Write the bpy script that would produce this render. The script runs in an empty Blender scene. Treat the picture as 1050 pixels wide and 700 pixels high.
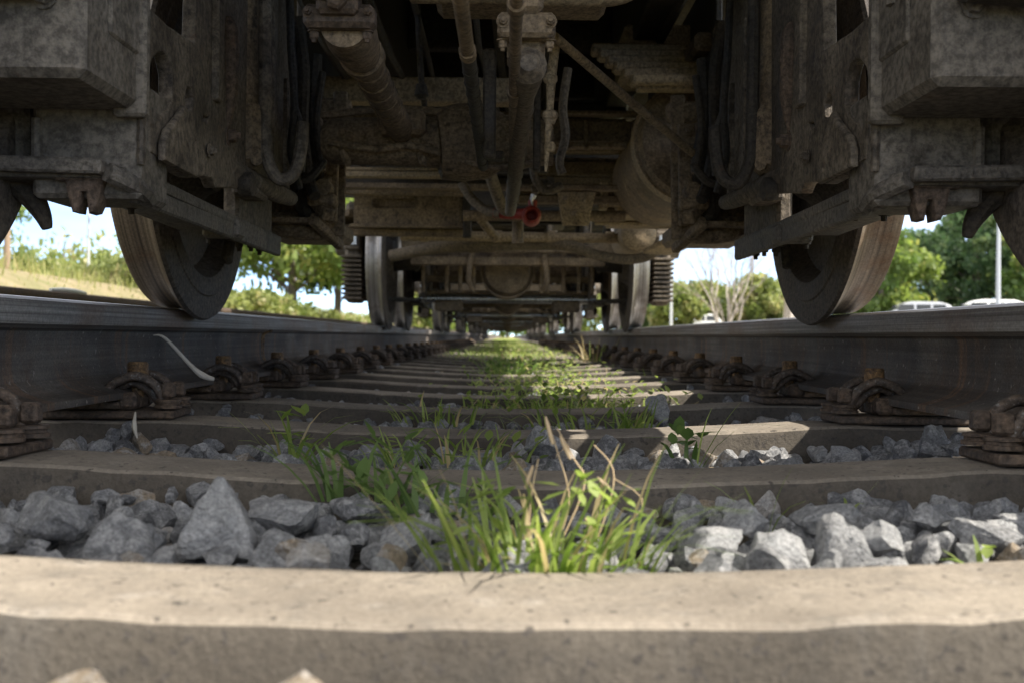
import bpy, bmesh, math, random
import numpy as np
from mathutils import Vector, Matrix, Euler
R = math.radians
random.seed(7); np.random.seed(7)
SC = bpy.context.scene
COL = SC.collection

# ------------------------------------------------------------------ camera, sky, sun, exposure
CAMZ = 0.175
F = 1110.0                      # focal length in photo pixels (1050 wide)
cam = bpy.data.cameras.new('camera'); camo = bpy.data.objects.new('camera', cam); COL.objects.link(camo)
camo.location = (0, 0, CAMZ)
cam.sensor_width = 36; cam.lens = 36 * F / 1050
camo.rotation_euler = (Matrix.Rotation(R(-0.26), 3, 'Z') @ Matrix.Rotation(R(90 - 0.26), 3, 'X') @ Matrix.Rotation(R(0.5), 3, 'Z')).to_euler()
cam.clip_start = 0.02; cam.clip_end = 3000
cam.dof.use_dof = True; cam.dof.focus_distance = 1.75; cam.dof.aperture_fstop = 7.2
SC.camera = camo

SUN_EL, SUN_AZ = 46.0, 108.0    # azimuth clockwise from +Y: right and a little behind the camera
w = bpy.data.worlds.new('World'); SC.world = w; w.use_nodes = True
nt = w.node_tree; nt.nodes.clear()
sky = nt.nodes.new('ShaderNodeTexSky'); sky.sky_type = 'NISHITA'; sky.sun_disc = False
sky.sun_elevation = R(SUN_EL); sky.sun_rotation = R(SUN_AZ); sky.air_density = 0.36; sky.dust_density = 0.05; sky.ozone_density = 1.0
bg = nt.nodes.new('ShaderNodeBackground'); bg.inputs['Strength'].default_value = 0.15
wo = nt.nodes.new('ShaderNodeOutputWorld')
tc = nt.nodes.new('ShaderNodeTexCoord')
cn = nt.nodes.new('ShaderNodeTexNoise'); cn.inputs['Scale'].default_value = 3.2; cn.inputs['Detail'].default_value = 6
mp = nt.nodes.new('ShaderNodeMapping'); mp.inputs['Scale'].default_value = (1, 1, 2.6); mp.inputs['Location'].default_value = (0.35, 0.1, 0.0)
cr = nt.nodes.new('ShaderNodeValToRGB'); cr.color_ramp.elements[0].position = 0.38; cr.color_ramp.elements[1].position = 0.58
mx = nt.nodes.new('ShaderNodeMix'); mx.data_type = 'RGBA'
mx.inputs[7].default_value = (8.0, 7.7, 7.2, 1)
nt.links.new(tc.outputs['Generated'], mp.inputs['Vector']); nt.links.new(mp.outputs['Vector'], cn.inputs['Vector'])
nt.links.new(cn.outputs['Fac'], cr.inputs['Fac']); sxyz = nt.nodes.new('ShaderNodeSeparateXYZ'); nt.links.new(tc.outputs['Generated'], sxyz.inputs[0])
hi = nt.nodes.new('ShaderNodeMapRange'); hi.inputs['From Min'].default_value = .02; hi.inputs['From Max'].default_value = .35; nt.links.new(sxyz.outputs['Z'], hi.inputs['Value'])
cm = nt.nodes.new('ShaderNodeMath'); cm.operation = 'MULTIPLY'; nt.links.new(cr.outputs['Color'], cm.inputs[0]); nt.links.new(hi.outputs['Result'], cm.inputs[1])
nt.links.new(cm.outputs[0], mx.inputs[0])          # broken cloud added overhead, out of view, as ambient fill; clear towards the horizon
nt.links.new(sky.outputs['Color'], mx.inputs[6]); nt.links.new(mx.outputs[2], bg.inputs['Color'])
nt.links.new(bg.outputs['Background'], wo.inputs['Surface'])

sl = bpy.data.lights.new('sun', 'SUN'); slo = bpy.data.objects.new('sun', sl); COL.objects.link(slo)
sl.energy = 4.2; sl.angle = R(0.6); sl.color = (1.0, 0.93, 0.82)
sd = Vector((math.sin(R(SUN_AZ)) * math.cos(R(SUN_EL)), math.cos(R(SUN_AZ)) * math.cos(R(SUN_EL)), math.sin(R(SUN_EL))))
slo.rotation_euler = sd.to_track_quat('Z', 'Y').to_euler()
vs = SC.view_settings
SC.display_settings.display_device = 'sRGB'
vs.view_transform = 'Standard'; vs.look = 'None'; vs.gamma = 1; vs.use_curve_mapping = False
vs.exposure = 1.28
SC.render.engine = 'CYCLES'
cy = SC.cycles
cy.max_bounces = 8; cy.diffuse_bounces = 5; cy.glossy_bounces = 3; cy.transmission_bounces = 4; cy.transparent_max_bounces = 8
cy.use_denoising = True; cy.denoiser = 'OPENIMAGEDENOISE'; cy.caustics_reflective = False; cy.caustics_refractive = False
cy.sample_clamp_indirect = 6

# ------------------------------------------------------------------ helpers
def P(px, py, D):
    """world point at depth D that stands where the photograph shows it"""
    return Vector(((px - 520) * D / F, D, CAMZ + (345 - py) * D / F))

class MB:
    def __init__(s): s.v = []; s.f = []; s.m = []; s.n = 0
    def add(s, verts, faces, mat=0):
        verts = np.asarray(verts, dtype=float).reshape(-1, 3)
        s.v.append(verts); o = s.n; s.n += len(verts)
        for f in faces: s.f.append(tuple(i + o for i in f)); s.m.append(mat)
        return s
    def box(s, c, size, rot=None, ch=0.004, mat=0, taper=None):
        hx, hy, hz = [max(a / 2, 1e-4) for a in size]
        b = min(ch, hx * .45, hy * .45, hz * .45)
        vs_, idx = [], {}
        for sx in (-1, 1):
            for sy in (-1, 1):
                for sz in (-1, 1):
                    for ax in range(3):
                        p = [sx * hx, sy * hy, sz * hz]
                        for k in range(3):
                            if k != ax: p[k] -= (sx, sy, sz)[k] * b
                        idx[(sx, sy, sz, ax)] = len(vs_); vs_.append(p)
        fs = []
        S = (-1, 1)
        for a in S:
            fs.append([idx[(a, y, z, 0)] for y, z in ((-1, -1), (1, -1), (1, 1), (-1, 1))][::a])
            fs.append([idx[(x, a, z, 1)] for x, z in ((-1, -1), (-1, 1), (1, 1), (1, -1))][::a])
            fs.append([idx[(x, y, a, 2)] for x, y in ((-1, -1), (1, -1), (1, 1), (-1, 1))][::a])
        for y in S:
            for z in S: fs.append([idx[(-1, y, z, 1)], idx[(1, y, z, 1)], idx[(1, y, z, 2)], idx[(-1, y, z, 2)]][::y * z])
        for x in S:
            for z in S: fs.append([idx[(x, -1, z, 2)], idx[(x, 1, z, 2)], idx[(x, 1, z, 0)], idx[(x, -1, z, 0)]][::x * z])
        for x in S:
            for y in S: fs.append([idx[(x, y, -1, 0)], idx[(x, y, 1, 0)], idx[(x, y, 1, 1)], idx[(x, y, -1, 1)]][::x * y])
        for x in S:
            for y in S:
                for z in S: fs.append([idx[(x, y, z, 0)], idx[(x, y, z, 1)], idx[(x, y, z, 2)]][::x * y * z])
        V = np.array(vs_)
        if taper:
            k = 1 + (taper - 1) * (V[:, 2] / hz * .5 + .5)
            V[:, 0] *= k; V[:, 1] *= k
        if rot is not None: V = V @ np.array(Euler(rot).to_matrix()).T
        return s.add(V + np.array(c), fs, mat)
    def bar(s, a, b, wd, ht, ch=0.003, mat=0, up=(0, 0, 1)):
        a, b = Vector(a), Vector(b); d = (b - a); L = d.length; y = d.normalized()
        u = Vector(up); x = y.cross(u)
        if x.length < 1e-3: x = y.cross(Vector((1, 0, 0)))
        x.normalize(); z = x.cross(y)
        M = Matrix((x, y, z)).transposed()
        t = MB(); t.box((0, 0, 0), (wd, L, ht), ch=ch)
        return s.add(np.concatenate(t.v) @ np.array(M).T + np.array((a + b) / 2), t.f, mat)
    def tube(s, pts, r, seg=10, smooth=0, mat=0, cap=True):
        pts = [Vector(p) for p in pts]
        rs = list(r) if hasattr(r, '__len__') else [r] * len(pts)
        if smooth and len(pts) > 2:
            np_, nr = [], []
            for i in range(len(pts) - 1):
                p0 = pts[max(i - 1, 0)]; p1 = pts[i]; p2 = pts[i + 1]; p3 = pts[min(i + 2, len(pts) - 1)]
                for k in range(smooth):
                    t = k / smooth
                    np_.append(.5 * ((2 * p1) + (p2 - p0) * t + (2 * p0 - 5 * p1 + 4 * p2 - p3) * t * t + (3 * p1 - p0 - 3 * p2 + p3) * t ** 3))
                    nr.append(rs[i] * (1 - t) + rs[i + 1] * t)
            np_.append(pts[-1]); nr.append(rs[-1]); pts, rs = np_, nr
        V, Fc = [], []; n = len(pts); ref = None
        for i, p in enumerate(pts):
            d = (pts[min(i + 1, n - 1)] - pts[max(i - 1, 0)])
            d = d.normalized() if d.length > 1e-9 else Vector((0, 0, 1))
            if ref is None: ref = d.orthogonal().normalized()
            ref = (ref - d * ref.dot(d))
            ref = ref.normalized() if ref.length > 1e-6 else d.orthogonal().normalized()
            q = d.cross(ref)
            for k in range(seg):
                a = 2 * math.pi * k / seg
                V.append(p + (ref * math.cos(a) + q * math.sin(a)) * rs[i])
        for i in range(n - 1):
            for k in range(seg):
                a = i * seg + k; b = i * seg + (k + 1) % seg
                Fc.append((a, b, b + seg, a + seg))
        if cap: Fc.append(tuple(range(seg))[::-1]); Fc.append(tuple(range((n - 1) * seg, n * seg)))
        return s.add([tuple(v) for v in V], Fc, mat)
    def lathe(s, prof, org, axis, seg=48, mat=0, closed=False, arc=None):
        """prof: list of (distance along axis, radius)"""
        ax = Vector(axis).normalized(); x = ax.orthogonal().normalized(); y = ax.cross(x); o = Vector(org)
        V, Fc = [], []; n = len(prof)
        for k in range(seg):
            a = 2 * math.pi * k / seg; d = x * math.cos(a) + y * math.sin(a)
            for (h, r) in prof: V.append(tuple(o + ax * h + d * r))
        for k in range(seg):
            k2 = (k + 1) % seg
            for i in range(n - 1 + (1 if closed else 0)):
                j = (i + 1) % n
                Fc.append((k * n + i, k2 * n + i, k2 * n + j, k * n + j))
        if not closed:
            Fc.append(tuple(k * n for k in range(seg))[::-1]); Fc.append(tuple(k * n + n - 1 for k in range(seg)))
        return s.add(V, Fc, mat)
    def bolt(s, p, axis=(0, 0, -1), r=.012, h=.012, mat=0):
        s.lathe([(0, r * 1.45), (r * .25, r * 1.45)], p, axis, 14, mat)
        q = Vector(p) + Vector(axis).normalized() * r * .25
        s.lathe([(0, r), (h * .85, r), (h, r * .8)], q, axis, 6, mat)
        return s.lathe([(0, r * .55), (h * .5, r * .5)], q + Vector(axis).normalized() * h, axis, 8, mat)
    def plate(s, outline, holes, th, M, bev=.003, mat=0):
        cu = bpy.data.curves.new('tmp', 'CURVE'); cu.dimensions = '2D'; cu.fill_mode = 'BOTH'
        cu.extrude = max(th / 2 - bev, 1e-4); cu.bevel_depth = bev; cu.bevel_resolution = 1; cu.offset = -bev
        for pl in [outline] + list(holes):
            sp = cu.splines.new('POLY'); sp.points.add(len(pl) - 1); sp.use_cyclic_u = True
            for q, p in zip(sp.points, pl): q.co = (p[0], p[1], 0, 1)
        o = bpy.data.objects.new('tmp', cu)
        me = o.to_mesh()
        V = np.array([tuple(M @ v.co) for v in me.vertices]); fs = [tuple(p.vertices) for p in me.polygons]
        o.to_mesh_clear(); bpy.data.objects.remove(o); bpy.data.curves.remove(cu)
        return s.add(V, fs, mat)
    def build(s, name, mats, parent=None, ang=35, jit=0):
        me = bpy.data.meshes.new(name)
        V = np.concatenate(s.v)
        if jit: V = V + np.random.normal(0, jit, V.shape)
        me.from_pydata(V.tolist(), [], s.f)
        if not isinstance(mats, (list, tuple)): mats = [mats]
        for m in mats: me.materials.append(m)
        if len(mats) > 1: me.polygons.foreach_set('material_index', s.m)
        me.shade_smooth(); me.set_sharp_from_angle(angle=R(ang))
        me.update()
        o = bpy.data.objects.new(name, me); COL.objects.link(o)
        if parent: o.parent = parent
        return o

def tag(o, label=None, cat=None, group=None, kind=None):
    if label: o['label'] = label
    if cat: o['category'] = cat
    if group: o['group'] = group
    if kind: o['kind'] = kind
    return o
def empty(name, loc=(0, 0, 0), parent=None):
    o = bpy.data.objects.new(name, None); COL.objects.link(o); o.location = loc; o.empty_display_size = .1
    if parent: o.parent = parent
    return o
def copy_tree(o, parent=None):
    c = o.copy(); COL.objects.link(c)
    if parent: c.parent = parent
    for ch in list(o.children): copy_tree(ch, c)
    return c

# ------------------------------------------------------------------ materials
def newmat(name):
    m = bpy.data.materials.new(name); m.use_nodes = True
    n = m.node_tree; b = n.nodes['Principled BSDF']
    return m, n, b
def noise(n, vec, scale, detail=5, rough=.6):
    t = n.nodes.new('ShaderNodeTexNoise'); t.inputs['Scale'].default_value = scale
    t.inputs['Detail'].default_value = detail; t.inputs['Roughness'].default_value = rough
    n.links.new(vec, t.inputs['Vector']); return t.outputs['Fac']
def ramp(n, fac, stops):
    r = n.nodes.new('ShaderNodeValToRGB'); e = r.color_ramp.elements
    while len(e) < len(stops): e.new(.5)
    for el, (p, c) in zip(e, stops):
        el.position = p; el.color = (c[0], c[1], c[2], 1) if hasattr(c, '__len__') else (c, c, c, 1)
    n.links.new(fac, r.inputs['Fac']); return r.outputs['Color']
def mix(n, fac, a, b, typ='MIX'):
    m = n.nodes.new('ShaderNodeMix'); m.data_type = 'RGBA'; m.blend_type = typ
    for sock, v in ((m.inputs[0], fac), (m.inputs[6], a), (m.inputs[7], b)):
        if hasattr(v, 'links'): n.links.new(v, sock)
        elif hasattr(v, '__len__'): sock.default_value = (v[0], v[1], v[2], 1)
        else: sock.default_value = v
    return m.outputs[2]
def bump(n, b, h, st, dist=.01):
    bp = n.nodes.new('ShaderNodeBump'); bp.inputs['Strength'].default_value = st; bp.inputs['Distance'].default_value = dist
    n.links.new(h, bp.inputs['Height']); n.links.new(bp.outputs['Normal'], b.inputs['Normal'])
def wpos(n): return n.nodes.new('ShaderNodeNewGeometry').outputs['Position']
def opos(n): return n.nodes.new('ShaderNodeTexCoord').outputs['Object']
def scaled(n, vec, sc):
    m = n.nodes.new('ShaderNodeMapping'); m.inputs['Scale'].default_value = sc
    n.links.new(vec, m.inputs['Vector']); return m.outputs['Vector']

def metal(name, c0, c1, c2, rough=.75, sc=9, metallic=0.0, bst=.5, fine=120, spec=.4):
    """grimy steel: paint/scale c0, dust c1, rust or grease patches c2"""
    m, n, b = newmat(name); p = wpos(n)
    big = noise(n, p, sc, 7, .65); sm = noise(n, p, fine, 4, .7); pt = noise(n, p, sc * 2.7, 6, .7)
    col = mix(n, ramp(n, big, [(.35, 0), (.68, 1)]), c0, c1)
    col = mix(n, ramp(n, pt, [(.56, 0), (.70, 1)]), col, c2)
    rs = noise(n, scaled(n, p, (22, 22, 5)), 1.0, 6, .7)
    col = mix(n, ramp(n, rs, [(.58, 0), (.74, .6)]), col, tuple(v * .5 for v in c0))
    rust = noise(n, p, 17, 8, .8)
    col = mix(n, ramp(n, rust, [(.60, 0), (.70, .45)]), col, (.15, .075, .04))
    spk = ramp(n, sm, [(.38, .5), (.62, 1.3)])
    col = mix(n, 1.0, col, spk, 'MULTIPLY')
    n.links.new(col, b.inputs['Base Color'])
    n.links.new(ramp(n, big, [(.3, rough - .15), (.7, min(1, rough + .15))]), b.inputs['Roughness'])
    b.inputs['Metallic'].default_value = metallic; b.inputs['Specular IOR Level'].default_value = spec
    bump(n, b, sm, bst, .004)
    return m
M = {}
M['frame'] = metal('grimy_steel', (.072, .058, .046), (.215, .178, .135), (.024, .020, .017), bst=.8, fine=90)
M['beam'] = metal('weathered_grey_paint', (.12, .105, .088), (.205, .18, .15), (.055, .045, .036), sc=3, bst=.5, fine=90)
M['flange'] = metal('oily_blue_grey_steel', (.075, .068, .062), (.20, .175, .145), (.04, .034, .03), sc=6, bst=.9, rough=.6)
M['dark'] = metal('dark_steel', (.026, .022, .018), (.075, .06, .045), (.013, .011, .010))
M['tan'] = metal('dusty_tan_steel', (.28, .21, .13), (.38, .295, .19), (.14, .10, .06), sc=5)
M['brown'] = metal('brown_dust_steel', (.13, .094, .06), (.29, .216, .138), (.045, .034, .025), bst=.6)
M['rusty'] = metal('rusty_iron', (.085, .062, .047), (.15, .105, .075), (.045, .036, .03), sc=22, bst=.6)
M['rustbolt'] = metal('rusty_bolt', (.08, .05, .032), (.34, .20, .08), (.045, .034, .028), sc=95)
M['clipsteel'] = metal('spring_steel', (.075, .062, .052), (.16, .115, .082), (.34, .33, .31), sc=45, rough=.6)
M['platesteel'] = metal('plate_steel', (.065, .05, .04), (.15, .105, .072), (.036, .03, .026), sc=24, bst=.7)
M['grey'] = metal('grey_metal', (.20, .195, .185), (.30, .29, .27), (.12, .11, .10), sc=12, rough=.6)
M['rubber'] = metal('black_rubber', (.022, .021, .02), (.06, .052, .045), (.015, .014, .013), sc=14, rough=.7)
M['hose'] = metal('hose', (.12, .095, .068), (.20, .16, .115), (.06, .05, .04), sc=14)
M['red'] = metal('red_paint', (.34, .04, .028), (.22, .035, .026), (.10, .04, .03), sc=60, rough=.5)
M['shiny'] = metal('bright_steel', (.5, .5, .5), (.6, .6, .6), (.3, .3, .3), rough=.35, metallic=.9, bst=.1)
M['body'] = metal('body_paint', (.10, .09, .08), (.14, .125, .105), (.06, .055, .05), sc=3)

def wheel_mat(name, c0, c1, c2, met, ro):
    """steel turned on a lathe: rings of wear that depend on radius and width"""
    m, n, b = newmat(name); p = opos(n)
    sx = n.nodes.new('ShaderNodeSeparateXYZ'); n.links.new(p, sx.inputs[0])
    cmb = n.nodes.new('ShaderNodeCombineXYZ'); n.links.new(sx.outputs['X'], cmb.inputs['X'])
    ring = noise(n, scaled(n, cmb.outputs[0], (95, 1, 1)), 1.0, 4, .7)
    blot = noise(n, p, 14, 6, .65); fine = noise(n, p, 220, 3)
    col = mix(n, ramp(n, ring, [(.40, 0), (.56, 1)]), c0, c1)
    col = mix(n, ramp(n, blot, [(.5, 0), (.72, .8)]), col, c2)
    col = mix(n, 1, col, ramp(n, fine, [(.3, .7), (.7, 1.2)]), 'MULTIPLY')
    n.links.new(col, b.inputs['Base Color']); b.inputs['Metallic'].default_value = met
    n.links.new(ramp(n, ring, [(.3, ro), (.7, ro + .18)]), b.inputs['Roughness'])
    bump(n, b, ring, .25, .003)
    return m
M['tread'] = wheel_mat('wheel_tread', (.085, .068, .055), (.27, .215, .165), (.16, .085, .045), .45, .45)
M['tread_bright'] = wheel_mat('wheel_tread_polished', (.15, .135, .12), (.40, .38, .36), (.13, .10, .075), .8, .33)
M['wheelside'] = metal('wheel_side', (.075, .062, .052), (.14, .115, .092), (.045, .038, .033), sc=12)

def rail_side():
    m, n, b = newmat('rail_web'); p = wpos(n)
    st = noise(n, scaled(n, p, (1, 26, 2.2)), 1.0, 5, .6)      # vertical run marks
    lg = noise(n, scaled(n, p, (1, 1.6, 130)), 1.0, 4, .6)     # rolling lines along the rail
    bl = noise(n, p, 5, 6, .6); fn = noise(n, p, 240, 4, .7); sp = noise(n, p, 75, 2, .5)
    col = mix(n, ramp(n, bl, [(.38, 0), (.64, 1)]), (.078, .07, .063), (.15, .135, .118))
    col = mix(n, ramp(n, noise(n, p, 9, 8, .75), [(.46, 0), (.62, .7)]), col, (.115, .085, .062))
    col = mix(n, ramp(n, st, [(.56, 0), (.70, .85)]), col, (.19, .115, .07))
    col = mix(n, 1, col, ramp(n, lg, [(.3, .72), (.7, 1.2)]), 'MULTIPLY')
    col = mix(n, ramp(n, sp, [(.67, 0), (.73, .9)]), col, (.27, .24, .21))
    col = mix(n, 1, col, ramp(n, fn, [(.3, .65), (.7, 1.3)]), 'MULTIPLY')
    n.links.new(col, b.inputs['Base Color']); b.inputs['Roughness'].default_value = .8; b.inputs['Specular IOR Level'].default_value = .25
    bump(n, b, fn, .35, .003); return m
def rail_top():
    m, n, b = newmat('rail_running_surface'); p = wpos(n)
    lg = noise(n, scaled(n, p, (150, 1.2, 1)), 1.0, 4, .6); fn = noise(n, p, 60, 4)
    col = mix(n, ramp(n, lg, [(.35, 0), (.65, 1)]), (.34, .33, .33), (.55, .55, .56))
    col = mix(n, ramp(n, fn, [(.58, 0), (.7, .6)]), col, (.2, .13, .09))
    n.links.new(col, b.inputs['Base Color']); b.inputs['Metallic'].default_value = .9; b.inputs['Roughness'].default_value = .3; return m
def rail_head():
    m, n, b = newmat('rail_head_side'); p = wpos(n)
    lg = noise(n, scaled(n, p, (60, 1.0, 190)), 1.0, 5, .65); fn = noise(n, p, 200, 4); bl = noise(n, p, 4, 5)
    col = mix(n, ramp(n, lg, [(.36, 0), (.66, 1)]), (.11, .095, .082), (.34, .315, .285))
    col = mix(n, ramp(n, bl, [(.45, 0), (.7, .8)]), col, (.17, .10, .062))
    col = mix(n, 1, col, ramp(n, fn, [(.3, .7), (.7, 1.25)]), 'MULTIPLY')
    n.links.new(col, b.inputs['Base Color']); b.inputs['Metallic'].default_value = .1; b.inputs['Roughness'].default_value = .6
    bump(n, b, lg, .2, .003); return m
M['railweb'], M['railtop'], M['railhead'] = rail_side(), rail_top(), rail_head()

def concrete(name='weathered_concrete', k=1.0, pitw=.0):
    m, n, b = newmat(name); p = wpos(n)
    oi = n.nodes.new('ShaderNodeObjectInfo')
    big = noise(n, p, 4.5, 6, .6); mid = noise(n, p, 28, 6, .7); fn = noise(n, p, 170, 4, .75); pit = noise(n, p, 95, 2, .5)
    strk = noise(n, scaled(n, p, (22, 22, 3)), 1, 4, .6)
    col = mix(n, ramp(n, big, [(.34, 0), (.66, 1)]), tuple(k * v for v in (.20, .172, .14)), tuple(k * v for v in (.35, .305, .248)))
    col = mix(n, ramp(n, mid, [(.50, 0), (.66, .75)]), col, tuple(k * v for v in (.20, .178, .15)))
    col = mix(n, ramp(n, strk, [(.58, 0), (.74, .55)]), col, tuple(k * v for v in (.43, .39, .34)))
    col = mix(n, ramp(n, pit, [(.66 - pitw, 0), (.70 - pitw, .9)]), col, (.07, .062, .055))
    col = mix(n, 1, col, ramp(n, fn, [(.3, .76), (.7, 1.18)]), 'MULTIPLY')
    col = mix(n, 1, col, ramp(n, oi.outputs['Random'], [(0, .86), (1, 1.08)]), 'MULTIPLY')
    n.links.new(col, b.inputs['Base Color']); b.inputs['Roughness'].default_value = .9; b.inputs['Specular IOR Level'].default_value = .25
    h = mix(n, .5, mid, fn); bump(n, b, h, .55, .006); return m
M['concrete'] = concrete(k=.88); M['concrete_side'] = concrete('stained_shaded_concrete_side', .37, .06)  # sleeper sides: dark mottled stain, with the shade of these faces put into the colour

def stone(name, lo, hi, white):
    m, n, b = newmat(name); p = wpos(n)
    at = n.nodes.new('ShaderNodeAttribute'); at.attribute_name = 'tone'
    mid = noise(n, p, 55, 7, .75); fn = noise(n, p, 240, 5, .8); vein = noise(n, scaled(n, p, (40, 90, 60)), 1, 5, .7)
    col = ramp(n, at.outputs['Fac'], [(0, lo), (.55, tuple((a + c) / 2 for a, c in zip(lo, hi))), (.86, hi), (.95, (.36, .29, .21))])
    col = mix(n, ramp(n, mid, [(.47, 0), (.60, .7)]), col, white)
    col = mix(n, ramp(n, vein, [(.62, 0), (.72, .6)]), col, (.12, .105, .095))
    col = mix(n, 1, col, ramp(n, fn, [(.34, .5), (.66, 1.35)]), 'MULTIPLY')
    n.links.new(col, b.inputs['Base Color']); b.inputs['Roughness'].default_value = .85; b.inputs['Specular IOR Level'].default_value = .3
    bump(n, b, mix(n, .55, mid, fn), 1.0, .010); return m
M['stone'] = stone('ballast_stone', (.145, .148, .156), (.41, .415, .42), (.56, .555, .55))

def leafmat(name, a, c, d=None, trans=.45, rough=.45):
    m, n, b = newmat(name)
    at = n.nodes.new('ShaderNodeAttribute'); at.attribute_name = 'tone'
    col = ramp(n, at.outputs['Fac'], [(0, a), (.72, c), (.9, c), (.95, d or c)])
    n.links.new(col, b.inputs['Base Color']); b.inputs['Roughness'].default_value = rough; b.inputs['Specular IOR Level'].default_value = .35
    t = n.nodes.new('ShaderNodeBsdfTranslucent'); hs = n.nodes.new('ShaderNodeHueSaturation')
    hs.inputs['Value'].default_value = 1.35; hs.inputs['Saturation'].default_value = 1.15
    n.links.new(col, hs.inputs['Color']); n.links.new(hs.outputs[0], t.inputs['Color'])
    ms = n.nodes.new('ShaderNodeMixShader'); ms.inputs[0].default_value = trans
    n.links.new(b.outputs[0], ms.inputs[1]); n.links.new(t.outputs[0], ms.inputs[2])
    n.links.new(ms.outputs[0], n.nodes['Material Output'].inputs['Surface']); return m
M['blade'] = leafmat('grass_blade', (.14, .22, .05), (.36, .44, .14), (.52, .43, .24), .55)
M['weed'] = leafmat('weed_leaf', (.09, .155, .045), (.20, .29, .10), (.30, .33, .12), .5)
M['dry'] = leafmat('dry_grass', (.20, .20, .075), (.36, .31, .14), (.42, .34, .18), .35)
M['tallgrass'] = leafmat('tall_grass', (.16, .20, .06), (.34, .34, .14), (.44, .37, .20), .45)
M['leafA'] = leafmat('tree_leaf_light', (.10, .16, .045), (.23, .29, .085), (.32, .33, .11), .45)
M['leafB'] = leafmat('tree_leaf_dark', (.055, .10, .045), (.12, .18, .075), (.16, .21, .08), .4)
M['leafC'] = leafmat('shrub_leaf', (.13, .17, .05), (.27, .30, .11), (.36, .33, .16), .45)
M['deadleaf'] = leafmat('dead_leaf', (.32, .22, .12), (.45, .36, .24), (.5, .42, .3), .3)
M['bark'] = metal('bark', (.13, .105, .085), (.22, .19, .16), (.07, .058, .048), sc=6, fine=40)
M['palebark'] = metal('pale_bark', (.36, .31, .27), (.45, .40, .36), (.2, .17, .15), sc=4, fine=30)

def ground_mat(name, stops, sc, bst=.5, fine=60):
    m, n, b = newmat(name); p = wpos(n)
    big = noise(n, p, sc, 7, .65); fn = noise(n, p, fine, 5, .7)
    col = ramp(n, big, stops); col = mix(n, 1, col, ramp(n, fn, [(.3, .7), (.7, 1.25)]), 'MULTIPLY')
    n.links.new(col, b.inputs['Base Color']); b.inputs['Roughness'].default_value = .95; b.inputs['Specular IOR Level'].default_value = .1
    bump(n, b, fn, bst, .02); return m
M['bed'] = ground_mat('ballast_bed', [(.3, (.10, .09, .08)), (.7, (.20, .18, .16))], 14, .8, 90)
M['meadow'] = ground_mat('meadow_ground', [(.3, (.13, .15, .05)), (.55, (.26, .24, .11)), (.75, (.36, .29, .17))], .35, .5, 8)
M['sand'] = ground_mat('sandy_path', [(.3, (.15, .15, .07)), (.62, (.26, .21, .135))], 1.2, .4, 20)
M['asphalt'] = ground_mat('asphalt', [(.3, (.05, .05, .05)), (.7, (.09, .088, .085))], 2, .3, 60)
M['soil'] = ground_mat('soil', [(.3, (.10, .075, .05)), (.7, (.20, .16, .11))], 20, .7, 120)

def simple(name, c, rough=.5, met=0, trans=0):
    m, n, b = newmat(name); p = wpos(n)
    f = noise(n, p, 20, 4)
    n.links.new(mix(n, 1, c, ramp(n, f, [(.3, .9), (.7, 1.08)]), 'MULTIPLY'), b.inputs['Base Color'])
    b.inputs['Roughness'].default_value = rough; b.inputs['Metallic'].default_value = met; return m
M['carwhite'] = simple('white_car_paint', (.75, .75, .73), .25); M['carsilver'] = simple('silver_car_paint', (.50, .51, .53), .3, .5)
M['glass'] = simple('dark_glass', (.03, .035, .04), .08); M['tyre'] = simple('tyre', (.03, .03, .03), .8); M['alloy'] = simple('alloy', (.5, .5, .5), .35, .8)
M['lamp'] = simple('lamp_lens', (.6, .55, .5), .2); M['pole'] = simple('galvanised_pole', (.55, .56, .57), .5, .3)
M['roof'] = simple('slate', (.12, .12, .13), .8); M['plaster'] = simple('plaster', (.55, .5, .43), .9); M['wood'] = simple('old_wood', (.27, .20, .14), .9)
M['seed'] = simple('seed_stem', (.44, .33, .20), .8); M['straw'] = simple('bleached_straw', (.50, .46, .39), .8); M['paleplastic'] = simple('pale_plastic', (.66, .68, .64), .5)

# ------------------------------------------------------------------ ground and terrain
def terr_z(x, y):
    z = -0.10
    def sm(a, b, t):
        t = min(max((t - a) / (b - a), 0), 1); return t * t * (3 - 2 * t)
    if x < 0:
        z += 0.16 * sm(-1.3, -1.9, x)                    # shoulder up to the other track
        z += 1.2 * sm(-5.6, -9.0, x) + 0.55 * sm(-12, -20, x) + 1.2 * sm(-30, -90, x)
    else:
        z += 0.72 * sm(6, 16, x) + .3 * sm(30, 90, x)
    z += .02 * math.sin(x * 1.3 + y * .7) * sm(4, 9, abs(x)) + .05 * math.sin(x * .31 + y * .23) * sm(6, 15, abs(x))
    return z
def grid(name, xs, ys, zf, mat, kind=None):
    V = [(x, y, zf(x, y)) for y in ys for x in xs]; nx = len(xs)
    Fc = [(j * nx + i, j * nx + i + 1, (j + 1) * nx + i + 1, (j + 1) * nx + i) for j in range(len(ys) - 1) for i in range(nx - 1)]
    mb = MB(); mb.add(V, Fc); o = mb.build(name, mat, ang=180)
    if kind: tag(o, kind=kind)
    return o
def spread(a, b, n, p=2.2): 
    return [math.copysign(abs(t) ** p, t) * (b if t > 0 else -a) for t in np.linspace(-1, 1, n)]
gx = sorted(set([round(v, 3) for v in spread(-1500, 1500, 91, 3.2)] + [-9, -8, -7, -6.5, -6, -5.5, -5, -4, -3, -2, -1.9, -1.7, -1.5, -1.3, 0, 1, 2, 4, 6, 8, 10, 12, 14]))
gy = sorted(set([round(v, 3) for v in list(np.linspace(-40, 80, 61)) + list(80 + 1900 * np.linspace(0, 1, 30)[1:] ** 2)]))
tag(grid('ground', gx, gy, terr_z, M['meadow']), 'rough meadow ground with dry grass around the railway line', 'ground', kind='structure')
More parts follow.
